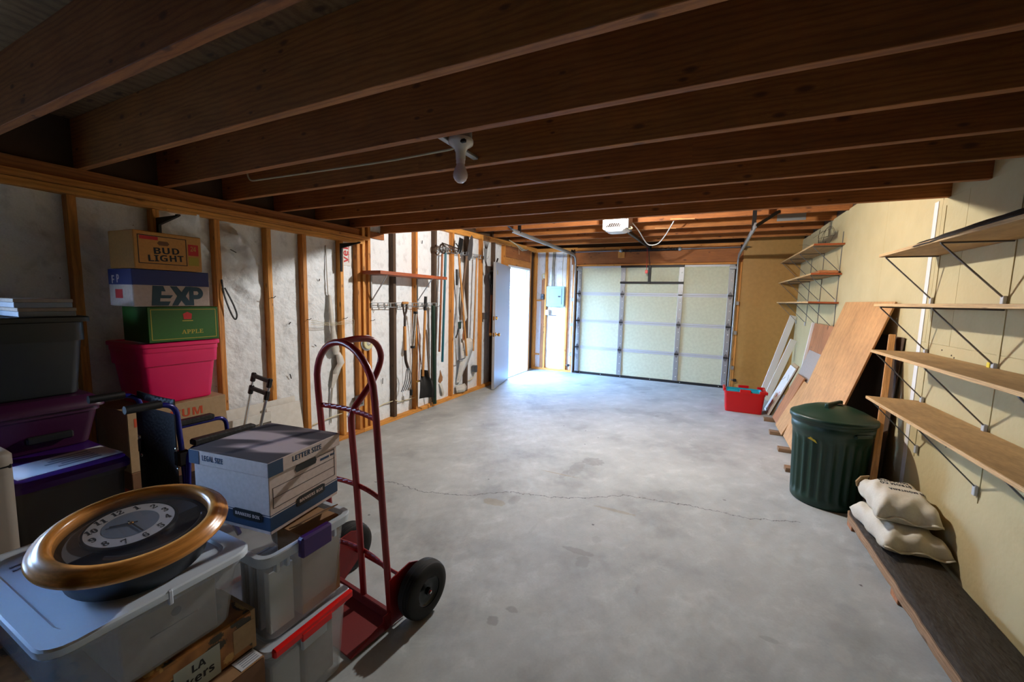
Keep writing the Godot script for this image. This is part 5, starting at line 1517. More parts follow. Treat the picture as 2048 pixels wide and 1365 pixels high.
	wpart("guard", lathe(S(), [Vector2(0.0, -0.02), Vector2(0.11, -0.018), Vector2(0.115, 0.0), Vector2(0.08, 0.03), Vector2(0.03, 0.05), Vector2(0.0, 0.05)], 24, Transform3D(Basis(Vector3(0, 1, 0), Vector3(1, 0, 0), Vector3(0, 0, -1)), Vector3(0.10, 1.80, 2.07))), M.black, o)
	wpart("arm", tube(S(), curve([Vector3(0.10, 1.80, 2.07), Vector3(0.10, 1.98, 1.98), Vector3(0.08, 2.12, 1.86)], 5), 0.012, 8), M.iron, o)
	wpart("spool", lathe(S(), [Vector2(0.035, 0.04), Vector2(0.032, 0.075), Vector2(0.0, 0.085)], 16, Transform3D(Basis(Vector3(0, 1, 0), Vector3(1, 0, 0), Vector3(0, 0, -1)), Vector3(0.10, 1.80, 2.07))), M.iron, o)
	wpart("shaft", tube(S(), [Vector3(0.09, 1.76, 2.06), Vector3(0.085, 1.52, 2.06)], 0.014, 10), M.black, o)
	wpart("handle", tube(S(), [Vector3(0.085, 1.52, 2.06), Vector3(0.08, 0.85, 2.09)], 0.018, 10), M.handle_red, o)
	# metal edger frame
	o = thing("metal_edger", "aluminium tube frame tool with cross foot and green clamp, hung low", "garden tool", Vector3(0.06, 0.55, 2.98))
	wpart("tube", tube(S(), [Vector3(0.05, 1.85, 3.02), Vector3(0.055, 0.56, 2.99)], 0.011, 10), M.galv_lt, o)
	wpart("tube", tube(S(), [Vector3(0.06, 1.10, 2.96), Vector3(0.06, 0.58, 2.90)], 0.011, 10), M.galv_lt, o)
	wpart("sleeve", tube(S(), [Vector3(0.05, 1.86, 3.02), Vector3(0.05, 1.64, 3.015)], 0.016, 10), M.black, o)
	wpart("foot", tube(S(), [Vector3(0.09, 0.57, 3.05), Vector3(0.09, 0.585, 2.85)], 0.008, 8), M.steel, o)
	wpart("clamp", bx(Vector3(0.04, 1.02, 2.93), Vector3(0.08, 1.12, 2.99), 0.012), M.green_pole, o)
	wpart("lever", tube(S(), curve([Vector3(0.06, 1.05, 2.98), Vector3(0.08, 0.98, 3.02), Vector3(0.07, 0.90, 3.06)], 5), 0.010, 8), M.black, o)
	# hanging oval file
	o = thing("wooden_paddle", "small brown wooden paddle hanging from a loop between the torn film", "paddle", Vector3(0.07, 0.85, 2.86))
	wpart("paddle", lathe(S(), [Vector2(0.004, 0.0), Vector2(0.022, 0.03), Vector2(0.024, 0.09), Vector2(0.012, 0.15), Vector2(0.006, 0.16)], 12, Transform3D(Basis().scaled(Vector3(0.5, 1, 1)), Vector3(0.07, 0.84, 2.86))), M.handle_red, o)
	var lp := []
	for i in 16: lp.append(Vector3(0.07, 1.12 + 0.12 * sin(TAU * i / 16.0), 2.86 + 0.035 * cos(TAU * i / 16.0)))
	wpart("loop", sweep(S(), lp, circ(0.004, 6), Vector3(1, 0, 0), false, true), M.galv, o)
	# black shelf arms nailed on the studs
	for q in [[4.965, 1.962, 1.69, "black iron bracket arm on the stud beside the red house wrap"], [6.41, 1.935, 1.70, "black iron bracket arm on the stud above the drink cartons"]]:
		o = thing("iron_bracket", q[3], "bracket", Vector3(0.0, q[1], q[0]))
		st = S()
		var z: float = q[0]
		prism(st, [Vector2(0.002, -0.27), Vector2(0.02, -0.27), Vector2(0.03, -0.045), Vector2(0.25, -0.008), Vector2(0.25, 0.0), Vector2(0.002, 0.0)], -0.008, 0.008)
		part("arm", st, M.iron, o)
		part("tip", bx(Vector3(0.235, -0.006, -0.010), Vector3(0.262, 0.006, 0.010), 0.003), M.iron, o)
	# strap loop, tape reel, nails with string
	o = thing("strap_loop", "thin black strap loop hanging from the stud right of the drink cartons", "strap", Vector3(0.01, 1.44, 6.03))
	wpart("strap", sweep(S(), curve([Vector3(0.004, 1.56, 6.045), Vector3(0.02, 1.44, 6.04), Vector3(0.03, 1.31, 6.005), Vector3(0.03, 1.265, 5.978), Vector3(0.03, 1.30, 5.965), Vector3(0.025, 1.38, 5.985), Vector3(0.01, 1.50, 6.03)], 6), [Vector2(-0.001, -0.006), Vector2(0.001, -0.006), Vector2(0.001, 0.006), Vector2(-0.001, 0.006)], Vector3(1, 0, 0), true), M.black, o)
	o = thing("tape_reel", "pale cream tape reel hanging on the triple stud", "tape reel", Vector3(0.0, 0.965, 4.645))
	var tx := Transform3D(Basis(Vector3(0, -1, 0), Vector3(1, 0, 0), Vector3(0, 0, 1)), Vector3(0.004, 0, 0))
	part("flange", lathe(S(), [Vector2(0.024, 0.0), Vector2(0.082, 0.0), Vector2(0.085, 0.002), Vector2(0.082, 0.004), Vector2(0.024, 0.004)], 40, tx), M.clear_rim, o)
	part("tape", lathe(S(), [Vector2(0.028, 0.004), Vector2(0.065, 0.004), Vector2(0.066, 0.026), Vector2(0.060, 0.028), Vector2(0.034, 0.028), Vector2(0.028, 0.026)], 40, tx, false, false, false), M.cream, o)
	part("core", lathe(S(), [Vector2(0.024, 0.0), Vector2(0.028, 0.02), Vector2(0.022, 0.028), Vector2(0.014, 0.03), Vector2(0.012, 0.034), Vector2(0.0, 0.034)], 24, tx), M.white, o)
	o = thing("wire_hank", "hank of thin wire strung between nails on the near studs", "wire", Vector3(0.0, 1.23, 5.1))
	for k in 3:
		wpart("strand", tube(S(), curve([Vector3(0.03, 1.235 - k * 0.02, 5.33), Vector3(0.05, 1.20 - k * 0.01, 5.15), Vector3(0.05, 1.215 - k * 0.015, 4.96), Vector3(0.07, 1.225 - 0.02 * k, 4.88 + 0.01 * k), Vector3(0.04, 1.16 - 0.05 * k, 4.85)], 5), 0.0018, 5), M.cable, o)
	for q in [[1.238, 5.345, "bent nail at the left end of the wire hank"], [1.43, 5.67, "straight nail in the second stud right of the drink cartons"], [1.235, 4.94, "nail at the right end of the wire hank"], [1.20, 4.58, "bent nail in the triple stud above the tape reel"]]:
		var nl := thing("nail", q[2], "nail", Vector3(0.0, q[0], q[1]))
		part("shank", tube(S(), [Vector3(-0.005, 0, 0), Vector3(0.03, 0.0, 0.0), Vector3(0.055, 0.014, 0.0)], 0.0028, 6), M.iron, nl)
	# electrical boxes
	for q in [[0.362, 4.765, "grey junction box low on the triple stud behind the hand truck"], [0.36, 2.43, "grey junction box low on the orange stud near the door"], [1.18, 2.165, "dark metal box on the wall at knob height beside the door"]]:
		o = thing("junction_box", q[2], "electrical box", Vector3(0.0, q[0], q[1]))
		part("box_body", bx(Vector3(-0.03, -0.052, -0.03), Vector3(0.035, 0.052, 0.03), 0.004), M.steel, o)
		part("cover", bx(Vector3(0.035, -0.055, -0.033), Vector3(0.038, 0.055, 0.033), 0.002), M.galv if q[1] > 4 else M.steel, o)
		if q[1] > 4:
			for y in [-0.02, 0.02]: part("socket", bx(Vector3(0.0375, y - 0.014, -0.014), Vector3(0.0395, y + 0.014, 0.014), 0.002), M.black, o)
	# cables stapled along the studs
	for q in [["cream cable running low across the bays from the triple stud", [Vector3(-0.02, 0.19, 4.55), Vector3(-0.025, 0.23, 4.40), Vector3(-0.025, 0.235, 4.23), Vector3(0.0, 0.24, 4.205), Vector3(-0.03, 0.20, 4.10), Vector3(-0.025, 0.195, 3.82)]], ["cream cable looping from the near junction box toward the left", [Vector3(0.0, 0.30, 4.76), Vector3(0.01, 0.25, 4.79), Vector3(-0.02, 0.27, 4.95), Vector3(-0.03, 0.26, 5.10), Vector3(-0.03, 0.24, 5.30)]], ["grey cable sagging beneath the junction box by the door", [Vector3(0.0, 0.31, 2.43), Vector3(0.015, 0.24, 2.45), Vector3(-0.02, 0.19, 2.55), Vector3(-0.03, 0.20, 2.64)]]]:
		o = thing("cable", q[0], "cable", q[1][0])
		wpart("sheath", tube(S(), curve(q[1], 6), 0.0055, 7), M.cable, o)

# ---------------------------------------------------------------- right side
func lean(called: String, label: String, cat: String, bot: Vector3, top: Vector3, z0: float, z1: float, th: float, m: Material) -> Node3D:
	# a board whose foot line runs along z
	var o := thing(called, label, cat, Vector3(bot.x, 0, (z0 + z1) / 2))
	var st := S()
	var v := Vector3(top.x - bot.x, top.y - bot.y, 0)
	var y := v.normalized()
	var n := Vector3(-y.y, y.x, 0)
	box(st, Vector3(0, 0, z0), Vector3(th, v.length(), z1), 0.0015, Transform3D(Basis(-n, y, Vector3(0, 0, 1)), Vector3(bot.x, bot.y, 0)))
	wpart("board", st, m, o)
	return o

func build_right_side() -> void:
	# trash can
	var o := thing("trash_can", "dark green ribbed plastic trash can with domed lid", "trash can", Vector3(4.135, 0, 4.12))
	var rings := []
	var n := 144
	for q in [[0.0, 0.205, 0.0], [0.012, 0.216, 0.0], [0.05, 0.219, 0.0], [0.07, 0.220, 0.5], [0.10, 0.221, 1.0], [0.30, 0.228, 1.0], [0.46, 0.234, 1.0], [0.495, 0.236, 0.6], [0.515, 0.238, 0.0], [0.545, 0.240, 0.0], [0.552, 0.247, 0.0], [0.60, 0.250, 0.0], [0.605, 0.246, 0.0], [0.612, 0.252, 0.0], [0.632, 0.252, 0.0]]:
		var a := []
		for i in n:
			var t := TAU * i / n
			var w := pow(0.5 + 0.5 * cos(t * 24.0), 0.6)
			var r: float = q[1] - 0.016 * q[2] * w
			a.append(Vector3(r * cos(t), q[0], r * sin(t)))
		rings.append(a)
	part("body", loft(S(), rings), M.can, o)
	var lidst := lathe(S(), [Vector2(0.256, 0.628), Vector2(0.263, 0.632), Vector2(0.264, 0.655), Vector2(0.258, 0.664), Vector2(0.250, 0.666), Vector2(0.235, 0.675), Vector2(0.19, 0.700), Vector2(0.12, 0.727), Vector2(0.05, 0.738), Vector2(0.0, 0.739)], 72)
	part("lid", lidst, M.can, o, "domed green lid")
	var hs := S()
	box(hs, Vector3(-0.014, 0.728, -0.11), Vector3(0.014, 0.760, 0.11), 0.012)
	prism(hs, [Vector2(-0.02, 0.70), Vector2(0.0, 0.755), Vector2(0.012, 0.755), Vector2(0.02, 0.70)], 0.06, 0.12)
	var hm := part("lid_handle", hs, M.can, o)
	hm.rotation.y = deg_to_rad(-35)
	part("handle_hole", bx(Vector3(0.010, 0.7435, -0.045), Vector3(0.06, 0.7465, 0.03), 0.001), M.black, o).rotation.y = deg_to_rad(20)
	var ch := S()
	prism(ch, [Vector2(-0.035, 0.0), Vector2(-0.01, 0.018), Vector2(0.0, 0.004), Vector2(0.018, -0.002), Vector2(0.03, -0.022), Vector2(0.005, -0.012)], 0.0, 0.002, Transform3D(Basis(Vector3.UP, deg_to_rad(-38)), Vector3(-0.145, 0.505, 0.186)))
	part("paper_scrap", ch, M.gold, o)
	for a in [0.0, PI]:
		part("side_handle", bx(Vector3(0.24, 0.565, -0.06), Vector3(0.268, 0.59, 0.06), 0.008), M.can, o).rotation.y = a + deg_to_rad(-60)
	# red bin with a teal one inside
	o = thing("tote", "red open tote with notched rim on the floor by the garage door", "storage tub", Vector3(3.768, 0, 1.49))
	part("tote_body", tub(S(), 0.47, 0.34, 0.285, 0.018, 0.03, 0.008, 0.004, 0.03), M.red_bin, o)
	for s in [-1, 1]:
		part("rim_tab", bx(Vector3(-0.06, 0.275, s * 0.170 - 0.012), Vector3(0.07, 0.322, s * 0.170 + 0.012), 0.006), M.red_bin, o)
		for e in [-1, 1]:
			part("corner_tab", bx(Vector3(e * 0.20 - 0.03, 0.278, s * 0.165 - 0.014), Vector3(e * 0.20 + 0.045 * e + 0.02, 0.318, s * 0.165 + 0.014), 0.006), M.red_bin, o)
		part("handle", bx(Vector3(s * 0.243 - 0.014, 0.27, -0.12), Vector3(s * 0.243 + 0.014, 0.315, 0.12), 0.008), M.red_bin, o)
	o = thing("tote", "teal plastic tote nested inside the red tote", "storage tub", Vector3(3.768, 0.012, 1.49))
	part("tote_body", tub(S(), 0.42, 0.29, 0.275, 0.016, 0.03, 0.006), M.teal, o)
	for x in [-0.14, 0.13]: part("rim_tab", bx(Vector3(x - 0.06, 0.265, 0.128), Vector3(x + 0.06, 0.292, 0.150), 0.005), M.teal, o)
	# leaning boards
	o = lean("plywood_sheet", "large knotty plywood sheet leaning on the cream wall behind the trash can", "plywood", Vector3(4.075, 0.045, 0), Vector3(4.492, 1.512, 0), 2.66, 3.865, 0.014, M.ply)
	var rng := RandomNumberGenerator.new()
	rng.seed = 17
	var up := Vector3(0.417, 1.467, 0).normalized()
	for i in 26:
		var row := i % 3
		var v: float = [0.30, 0.78, 1.18][row] + rng.randf_range(-0.05, 0.05) + (0.3 if i > 22 else 0.0)
		var z := rng.randf_range(2.75, 3.8)
		var kx := Transform3D(Basis(Vector3(0, 0, -1), up, Vector3(0, 0, -1).cross(up)), Vector3(4.075, 0.045, z) + up * v + Vector3(-0.0004, 0, 0))
		part("knot", lathe(S(), [Vector2(rng.randf_range(0.007, 0.013), 0.0), Vector2(0.006, 0.0006)], 8, kx * Transform3D(Basis(Vector3(1, 0, 0), Vector3(0, 0, 1), Vector3(0, -1, 0)).scaled(Vector3(1, 2.0, 1)), Vector3(0, 0, 0.0005))), M.handle_red, o).position = -o.position
	o = lean("dark_panel", "dark brown panel standing behind the plywood sheet at the wall", "panel", Vector3(4.46, 0.02, 0), Vector3(4.512, 1.255, 0), 3.0, 4.03, 0.006, M.stud_dark)
	o = thing("lumber_stud", "orange two by four leaning between the trash can and the dark panel", "lumber", Vector3(4.35, 0, 4.3))
	var st := S()
	bar(st, Vector3(4.345, 0.02, 4.31), Vector3(4.475, 1.262, 3.935), 0.085, 0.038, 0.003, Vector3(1, 0, 0.3))
	wpart("board", st, M.pine, o)
	o = lean("brown_panel", "brown panel with white edge leaning behind the grey sheet", "panel", Vector3(4.33, 0.045, 0), Vector3(4.47, 1.25, 0), 1.575, 2.62, 0.016, M.ply_red)
	st = S()
	bar(st, Vector3(4.322, 0.045, 1.562), Vector3(4.462, 1.255, 1.562), 0.035, 0.024, 0.002, Vector3.BACK)
	wpart("edge_strip", st, M.white_gloss, o, "white edge strip")
	lean("grey_sheet", "pale grey sheet leaning in front of the white edged brown panel", "panel", Vector3(4.17, 0.045, 0), Vector3(4.425, 0.918, 0), 1.67, 2.55, 0.006, M.card_grey)
	lean("board", "reddish wood board leaning low in front of the grey sheet", "board", Vector3(4.075, 0.045, 0), Vector3(4.30, 0.63, 0), 1.84, 2.20, 0.018, M.ply_red)
	lean("board", "pale plywood offcut leaning between the reddish board and the large sheet", "board", Vector3(4.06, 0.045, 0), Vector3(4.30, 0.60, 0), 2.21, 2.64, 0.012, M.ply)
	for i in 2:
		var fl := lean("flat_carton", ["outer flattened carton with red print leaning by the red tote", "inner flattened carton leaning behind the printed one"][i], "cardboard", Vector3(4.055 + 0.035 * i, 0.004, 0), Vector3(4.315 + 0.03 * i, 0.655 + 0.03 * i, 0), 1.23 - 0.02 * i, 1.60 - 0.03 * i, 0.016, M.whiteboard if i == 0 else M.card_tan)
		if i == 0:
			var v2 := Vector3(0.26, 0.651, 0).normalized()
			var fx := Basis(Vector3(0, 0, 1), v2, Vector3(0, 0, 1).cross(v2))
			for q in [[0.14, 1.40, 0.05, 0.09], [0.27, 1.46, 0.03, 0.05], [0.33, 1.52, 0.02, 0.03]]:
				var pr := part("red_print", bx(Vector3(-q[2] / 2, -q[3] / 2, 0.0), Vector3(q[2] / 2, q[3] / 2, 0.0012)), M.ink_red, fl)
				pr.transform = Transform3D(fx, Vector3(4.055, 0.004, 0) + v2 * q[0] + Vector3(0, 0, q[1]) - fl.position)
			for q in [[0.50, 1.30, 0.14, 0.5], [0.55, 1.50, 0.12, -0.6], [0.03, 1.42, 0.3, 0.0]]:
				var pr := part("fold_line", bx(Vector3(-q[2] / 2, -0.003, 0.0), Vector3(q[2] / 2, 0.003, 0.001)), M.black, fl)
				pr.transform = Transform3D(fx * Basis(Vector3(0, 0, 1), q[3]), Vector3(4.055, 0.004, 0) + v2 * q[0] + Vector3(0, 0, q[1]) - fl.position)
	for q in [[Vector3(4.10, 0.0, 0.42), Vector3(4.475, 1.30, 0.10), "taller white trim board leaning in the far right corner"], [Vector3(4.14, 0.0, 0.62), Vector3(4.47, 0.935, 0.34), "shorter white trim board leaning in the far right corner"]]:
		o = thing("trim_board", q[2], "board", q[0])
		st = S()
		bar(st, q[0] - o.position, q[1] - o.position, 0.09, 0.02, 0.003, Vector3.BACK)
		part("board", st, M.white, o)
	for i in 4:
		o = thing("floor_block", ["weathered wood block on the floor nearest the red tote", "second weathered wood block from the red tote", "third weathered wood block from the red tote", "weathered wood block on the floor beside the trash can"][i], "wood block", Vector3(4.19, 0, [1.90, 2.48, 3.07, 3.62][i]), 0.0, "wood blocks under the lumber")
		part("block", bx(Vector3([-0.215, -0.22, -0.215, -0.235][i], 0, -0.044), Vector3(0.20, 0.038, 0.044), 0.003, Vector2(i, 0.1 * i)), M.greywood, o)
	# plank, block, sacks
	o = thing("plank", "thick dark weathered plank lying along the foot of the cream wall", "plank", Vector3(4.33, 0.045, 5.9))
	st = S()
	var top := []
	var f := FastNoiseLite.new()
	f.seed = 9
	f.frequency = 1.0
	for i in 41:
		var z := 4.44 + i * 0.0725
		var e := 4.178 + 0.007 * f.get_noise_2d(z * 6.0, 0.0) + (0.02 if i == 0 else 0.0)
		top.append([Vector3(e + 0.006, 0.086, z), Vector3(4.25, 0.0875 + 0.001 * f.get_noise_2d(z * 9.0, 5.0), z), Vector3(4.36, 0.0865, z), Vector3(4.475 + 0.004 * f.get_noise_2d(z * 5.0, 9.0), 0.086, z)])
	sheet(st, top, Vector3(0, -0.040, 0))
	wpart("board", st, M.plank, o)
	st = S()
	for i in 40:
		var z := 4.44 + i * 0.0725
		var e0 := 4.178 + 0.007 * f.get_noise_2d(z * 6.0, 0.0) + (0.02 if i == 0 else 0.0)
		var e1 := 4.178 + 0.007 * f.get_noise_2d((z + 0.0725) * 6.0, 0.0)
		poly(st, [Vector3(e0 + 0.009, 0.0868, z), Vector3(e1 + 0.009, 0.0868, z + 0.0725), Vector3(e1 - 0.003, 0.080, z + 0.0725), Vector3(e0 - 0.003, 0.080, z)], [Vector2(z, 0), Vector2(z + 0.07, 0), Vector2(z + 0.07, 0.02), Vector2(z, 0.02)], Vector3(-1, 1, 0), 1)
		poly(st, [Vector3(e0 - 0.003, 0.080, z), Vector3(e1 - 0.003, 0.080, z + 0.0725), Vector3(e1 - 0.001, 0.045, z + 0.0725), Vector3(e0 - 0.001, 0.045, z)], [Vector2(z, 0), Vector2(z + 0.07, 0), Vector2(z + 0.07, 0.04), Vector2(z, 0.04)], Vector3(-1, 0, 0), 1)
	wpart("worn_edge", st, M.plank_edge, o, "paler worn front edge")
	for q in [[5.25, "wood block carrying the dark plank, seen under its front edge"], [4.53, "wood block under the far end of the dark plank"], [6.9, "wood block under the near end of the dark plank"]]:
		o = thing("plank_block", q[1], "wood block", Vector3(4.31, 0, q[0]))
		part("block", bx(Vector3(-0.125, 0, -0.045), Vector3(0.14, 0.0445, 0.045), 0.003), M.ply_red, o)
	sack(Vector3(4.345, 0.0895, 4.735), 0.150, 0.235, 0.135, 5.0, 1, "lower white cloth sack lying on the dark plank")
	sack(Vector3(4.355, 0.216, 4.675), 0.145, 0.205, 0.165, -3.0, 2, "upper white cloth sack with black print lying on the other sack")

func sack_height(x: float, z: float, a: float, b: float, h: float, sd: int) -> float:
	var u := absf(x / a)
	var v := absf(z / b)
	var e := pow(maxf(0.0, 1.0 - pow(u, 4.0)), 0.42) * pow(maxf(0.0, 1.0 - pow(v, 4.0)), 0.40)
	var edge := smoothstep(0.35, 0.95, maxf(u, v))
	var wr := 0.020 * edge * nz.get_noise_2d(x * 260.0 + sd * 50.0, z * 210.0) + 0.012 * edge * sin((x + z * 0.6) * 55.0 + sd)
	return (h * 0.72 + wr) * e

func sack(at: Vector3, a: float, b: float, h: float, yaw: float, sd: int, label: String) -> void:
	var o := thing("sack", label, "sack", at, yaw)
	var st := S()
	var n := 44
	var hm := h * 0.28
	var pos := func(i: int, j: int, up: bool) -> Vector3:
		var u := -1.0 + 2.0 * i / n
		var v := -1.0 + 2.0 * j / n
		# pull the corners out a little, sides in
		var x := a * u * (1.0 - 0.06 * (1.0 - v * v) * u * u + 0.02 * sin(v * 9.0 + sd))
		var z := b * v * (1.0 - 0.04 * (1.0 - u * u) * v * v + 0.02 * sin(u * 8.0 + sd))
		var xx := a * u
		var zz := b * v
		var y := hm + sack_height(xx, zz, a, b, h, sd) if up else hm * (1.0 - pow(maxf(0.0, 1.0 - pow(absf(u), 4.0)) * maxf(0.0, 1.0 - pow(absf(v), 4.0)), 0.5))
		if maxf(absf(u), absf(v)) > 0.93: y -= 0.012 * sin((xx - zz) * 40.0 + sd) * (1.0 if maxf(absf(u), absf(v)) > 0.98 else 0.5)
		return Vector3(x, maxf(y, 0.0), z)
	for up in [true, false]:
		for i in n:
			for j in n:
				var q := [pos.call(i, j, up), pos.call(i + 1, j, up), pos.call(i + 1, j + 1, up), pos.call(i, j + 1, up)]
				var t := []
				for p in q: t.append(Vector2(p.x, p.z))
				poly(st, q, t, Vector3(0, 1.0 if up else -1.0, 0), 1)
	part("cloth", st, M.sack, o)
	# seam along the near end
	var sm := []
	for i in 23:
		var p: Vector3 = pos.call(int(i * n / 22.0), n, true)
		sm.append(p + Vector3(0, 0.002, 0.004 + 0.003 * sin(i * 1.7)))
	part("seam", sweep(S(), sm, [Vector2(-0.010, -0.002), Vector2(0.010, -0.002), Vector2(0.010, 0.002), Vector2(-0.010, 0.002)], Vector3(0, 0, 1)), M.sack, o)
	if sd == 2:
		var ears := S()
		prism(ears, [Vector2(0, 0), Vector2(0.05, 0.02), Vector2(0.075, 0.075), Vector2(0.02, 0.07), Vector2(-0.01, 0.035)], -0.004, 0.004, Transform3D(Basis(Vector3.UP, 0.5), Vector3(-0.15, 0.06, -0.19)))
		part("gathered_corner", ears, M.card_tan, o, "brown gathered corner")
		for q in [["IN MONTANA", 0.027, 0.165, 0.030, 0.035], ["STROM CO", 0.038, 0.145, 0.0, -0.055], ["MILLING", 0.018, 0.14, 0.0, -0.10]]:
			var mi := text(q[0], q[1], q[2], Transform3D(), M.ink, o)
			var src: Array = (mi.mesh as ArrayMesh).surface_get_arrays(0)
			var v: PackedVector3Array = src[Mesh.ARRAY_VERTEX]
			for i in v.size():
				var x: float = q[3] - v[i].x
				var z: float = q[4] + v[i].y
				var xx := x
				v[i] = Vector3(x, hm + sack_height(xx, z, a, b, h, sd) + 0.0015 + v[i].z, z)
			src[Mesh.ARRAY_VERTEX] = v
			src[Mesh.ARRAY_NORMAL] = null
			src[Mesh.ARRAY_TANGENT] = null
			var am := ArrayMesh.new()
			am.add_surface_from_arrays(Mesh.PRIMITIVE_TRIANGLES, src)
			var sn := SurfaceTool.new()
			sn.create_from(am, 0)
			sn.generate_normals()
			mi.mesh = sn.commit()

func shelf_unit(label: String, y: float, z0: float, z1: float, bz: Array, m: Material, group: String) -> Node3D:
	# y = underside of the board
	var o := thing("wall_shelf", label, "shelf", Vector3(W, y, (z0 + z1) / 2), 0.0, group)
	wpart("board", bx(Vector3(W - 0.277, y, z0), Vector3(W - 0.002, y + 0.019, z1), 0.002, Vector2(y, y)), m, o)
	wpart("front_edge", bx(Vector3(W - 0.2785, y + 0.001, z0 + 0.001), Vector3(W - 0.2765, y + 0.018, z1 - 0.001), 0.0008, Vector2(y * 2, 0)), M.shelf_edge, o)
	for z in bz:
		var st := S()
		bar(st, Vector3(W - 0.006, y - 0.004, z), Vector3(W - 0.262, y - 0.004, z), 0.012, 0.008, 0.001)
		bar(st, Vector3(W - 0.258, y - 0.008, z), Vector3(W - 0.010, y - 0.275, z), 0.011, 0.006, 0.001)
		var br := wpart("bracket", st, M.steel, o)
		part("foot_clip", bx(Vector3(W - 0.02, y - 0.315, z - 0.012), Vector3(W - 0.006, y - 0.262, z + 0.012), 0.002), M.galv_lt, br)
	return o

func build_shelves() -> void:
	var near := [[1.797, 4.29, "topmost long plywood wall shelf, black cloth lying on it"], [1.472, 4.30, "second long plywood wall shelf from the top, seen edge on"], [1.166, 4.335, "third long plywood wall shelf from the top, yellow tag behind it"], [0.851, 4.345, "lowest long plywood wall shelf, above the plank and sacks"]]
	for q in near:
		shelf_unit(q[2], q[0], q[1], 7.4, [q[1] + 0.055, 5.04, 5.74, 6.44], M.shelf, "long shelves on the near right wall")
	var far := [[2.128, 0.02, "topmost short wall shelf near the garage door, wire coil on it"], [1.808, 0.02, "middle short wall shelf near the garage door"], [1.495, 0.02, "lowest short wall shelf near the garage door"]]
	for q in far:
		var o := shelf_unit(q[2], q[0], q[1], 2.30, [0.12, 0.78, 1.45, 2.20], M.shelf, "short shelves in the far right corner")
		wpart("end_grain", bx(Vector3(W - 0.276, q[0] + 0.0005, 2.298), Vector3(W - 0.003, q[0] + 0.0185, 2.3015)), M.cherry, o)
	var rods := thing("shelf_rods", "thin upright rods carrying the short far shelves on the wall", "shelf rods", Vector3(W, 1.2, 1.2))
	for z in [0.78, 1.45, 2.20]:
		wpart("rod", bx(Vector3(W - 0.006, 1.21, z - 0.006), Vector3(W - 0.001, 2.28, z + 0.006), 0.001), M.steel, rods)
	# things on the shelves
	var o := thing("black_cloth", "long folded black cloth lying on the topmost long shelf", "cloth", Vector3(4.36, 1.816, 5.5))
	var rows := []
	var f := FastNoiseLite.new()
	f.seed = 12
	f.frequency = 1.0
	for i in 21:
		var z := 4.80 + i * 0.085
		var hh := 0.012 + 0.030 * sin(PI * clampf(i / 20.0, 0.08, 0.95)) + 0.008 * f.get_noise_2d(z * 6.0, 0.0)
		var r := []
		for k in 9:
			var t := k / 8.0
			r.append(Vector3(4.238 + 0.22 * t, 1.8175 + (hh * pow(sin(PI * clampf(t, 0.06, 0.94)), 0.5)) - (0.022 if k == 0 and i < 12 else 0.0), z + 0.03 * f.get_noise_2d(t * 3.0, z)))
		rows.append(r)
	wpart("cloth", sheet(S(), rows, Vector3(0, -0.0012, 0)), M.vinyl, o)
	o = thing("wire_coil", "loose coil of thin wire standing on the topmost far shelf", "wire coil", Vector3(4.4, 2.147, 2.0))
	for k in 4:
		var ring := []
		for i in 28:
			var a := TAU * i / 28.0
			ring.append(Vector3(4.34 + 0.035 * k + 0.05 * sin(a * 0.5 + k), 2.152 + 0.105 + 0.105 * sin(a), 1.86 + 0.075 * k + 0.12 * cos(a)))
		wpart("loop", sweep(S(), ring, circ(0.0016, 5), Vector3.ZERO, false, true), M.rust_iron, o)
	for q in [[Vector3(4.36, 2.30, 1.6), Vector3(4.42, 2.315, 2.25)], [Vector3(4.40, 2.335, 1.75), Vector3(4.38, 2.30, 2.1)], [Vector3(4.30, 2.28, 1.1), Vector3(4.33, 2.15, 1.9)]]:
		wpart("loose_end", tube(S(), [q[0], q[0].lerp(q[1], 0.5) + Vector3(0, 0.02, 0), q[1]], 0.0015, 5), M.rust_iron, o)
	o = thing("wood_scrap", "brown wood scrap lying on the near end of the middle far shelf", "wood scrap", Vector3(4.42, 1.827, 2.1))
	wpart("scrap", bx(Vector3(4.32, 1.8275, 1.85), Vector3(4.50, 1.858, 2.27), 0.006), M.ply_red, o)
	wpart("chip", bx(Vector3(4.36, 1.8585, 1.95), Vector3(4.42, 1.872, 2.15), 0.004), M.card_tan, o)
	o = thing("yellow_tag", "small yellow tag hanging at the foot of a shelf bracket", "tag", Vector3(W - 0.02, 1.19, 5.02))
	part("tag", bx(Vector3(-0.004, -0.035, -0.012), Vector3(0.0, 0.02, 0.012), 0.001), M.yellow, o)

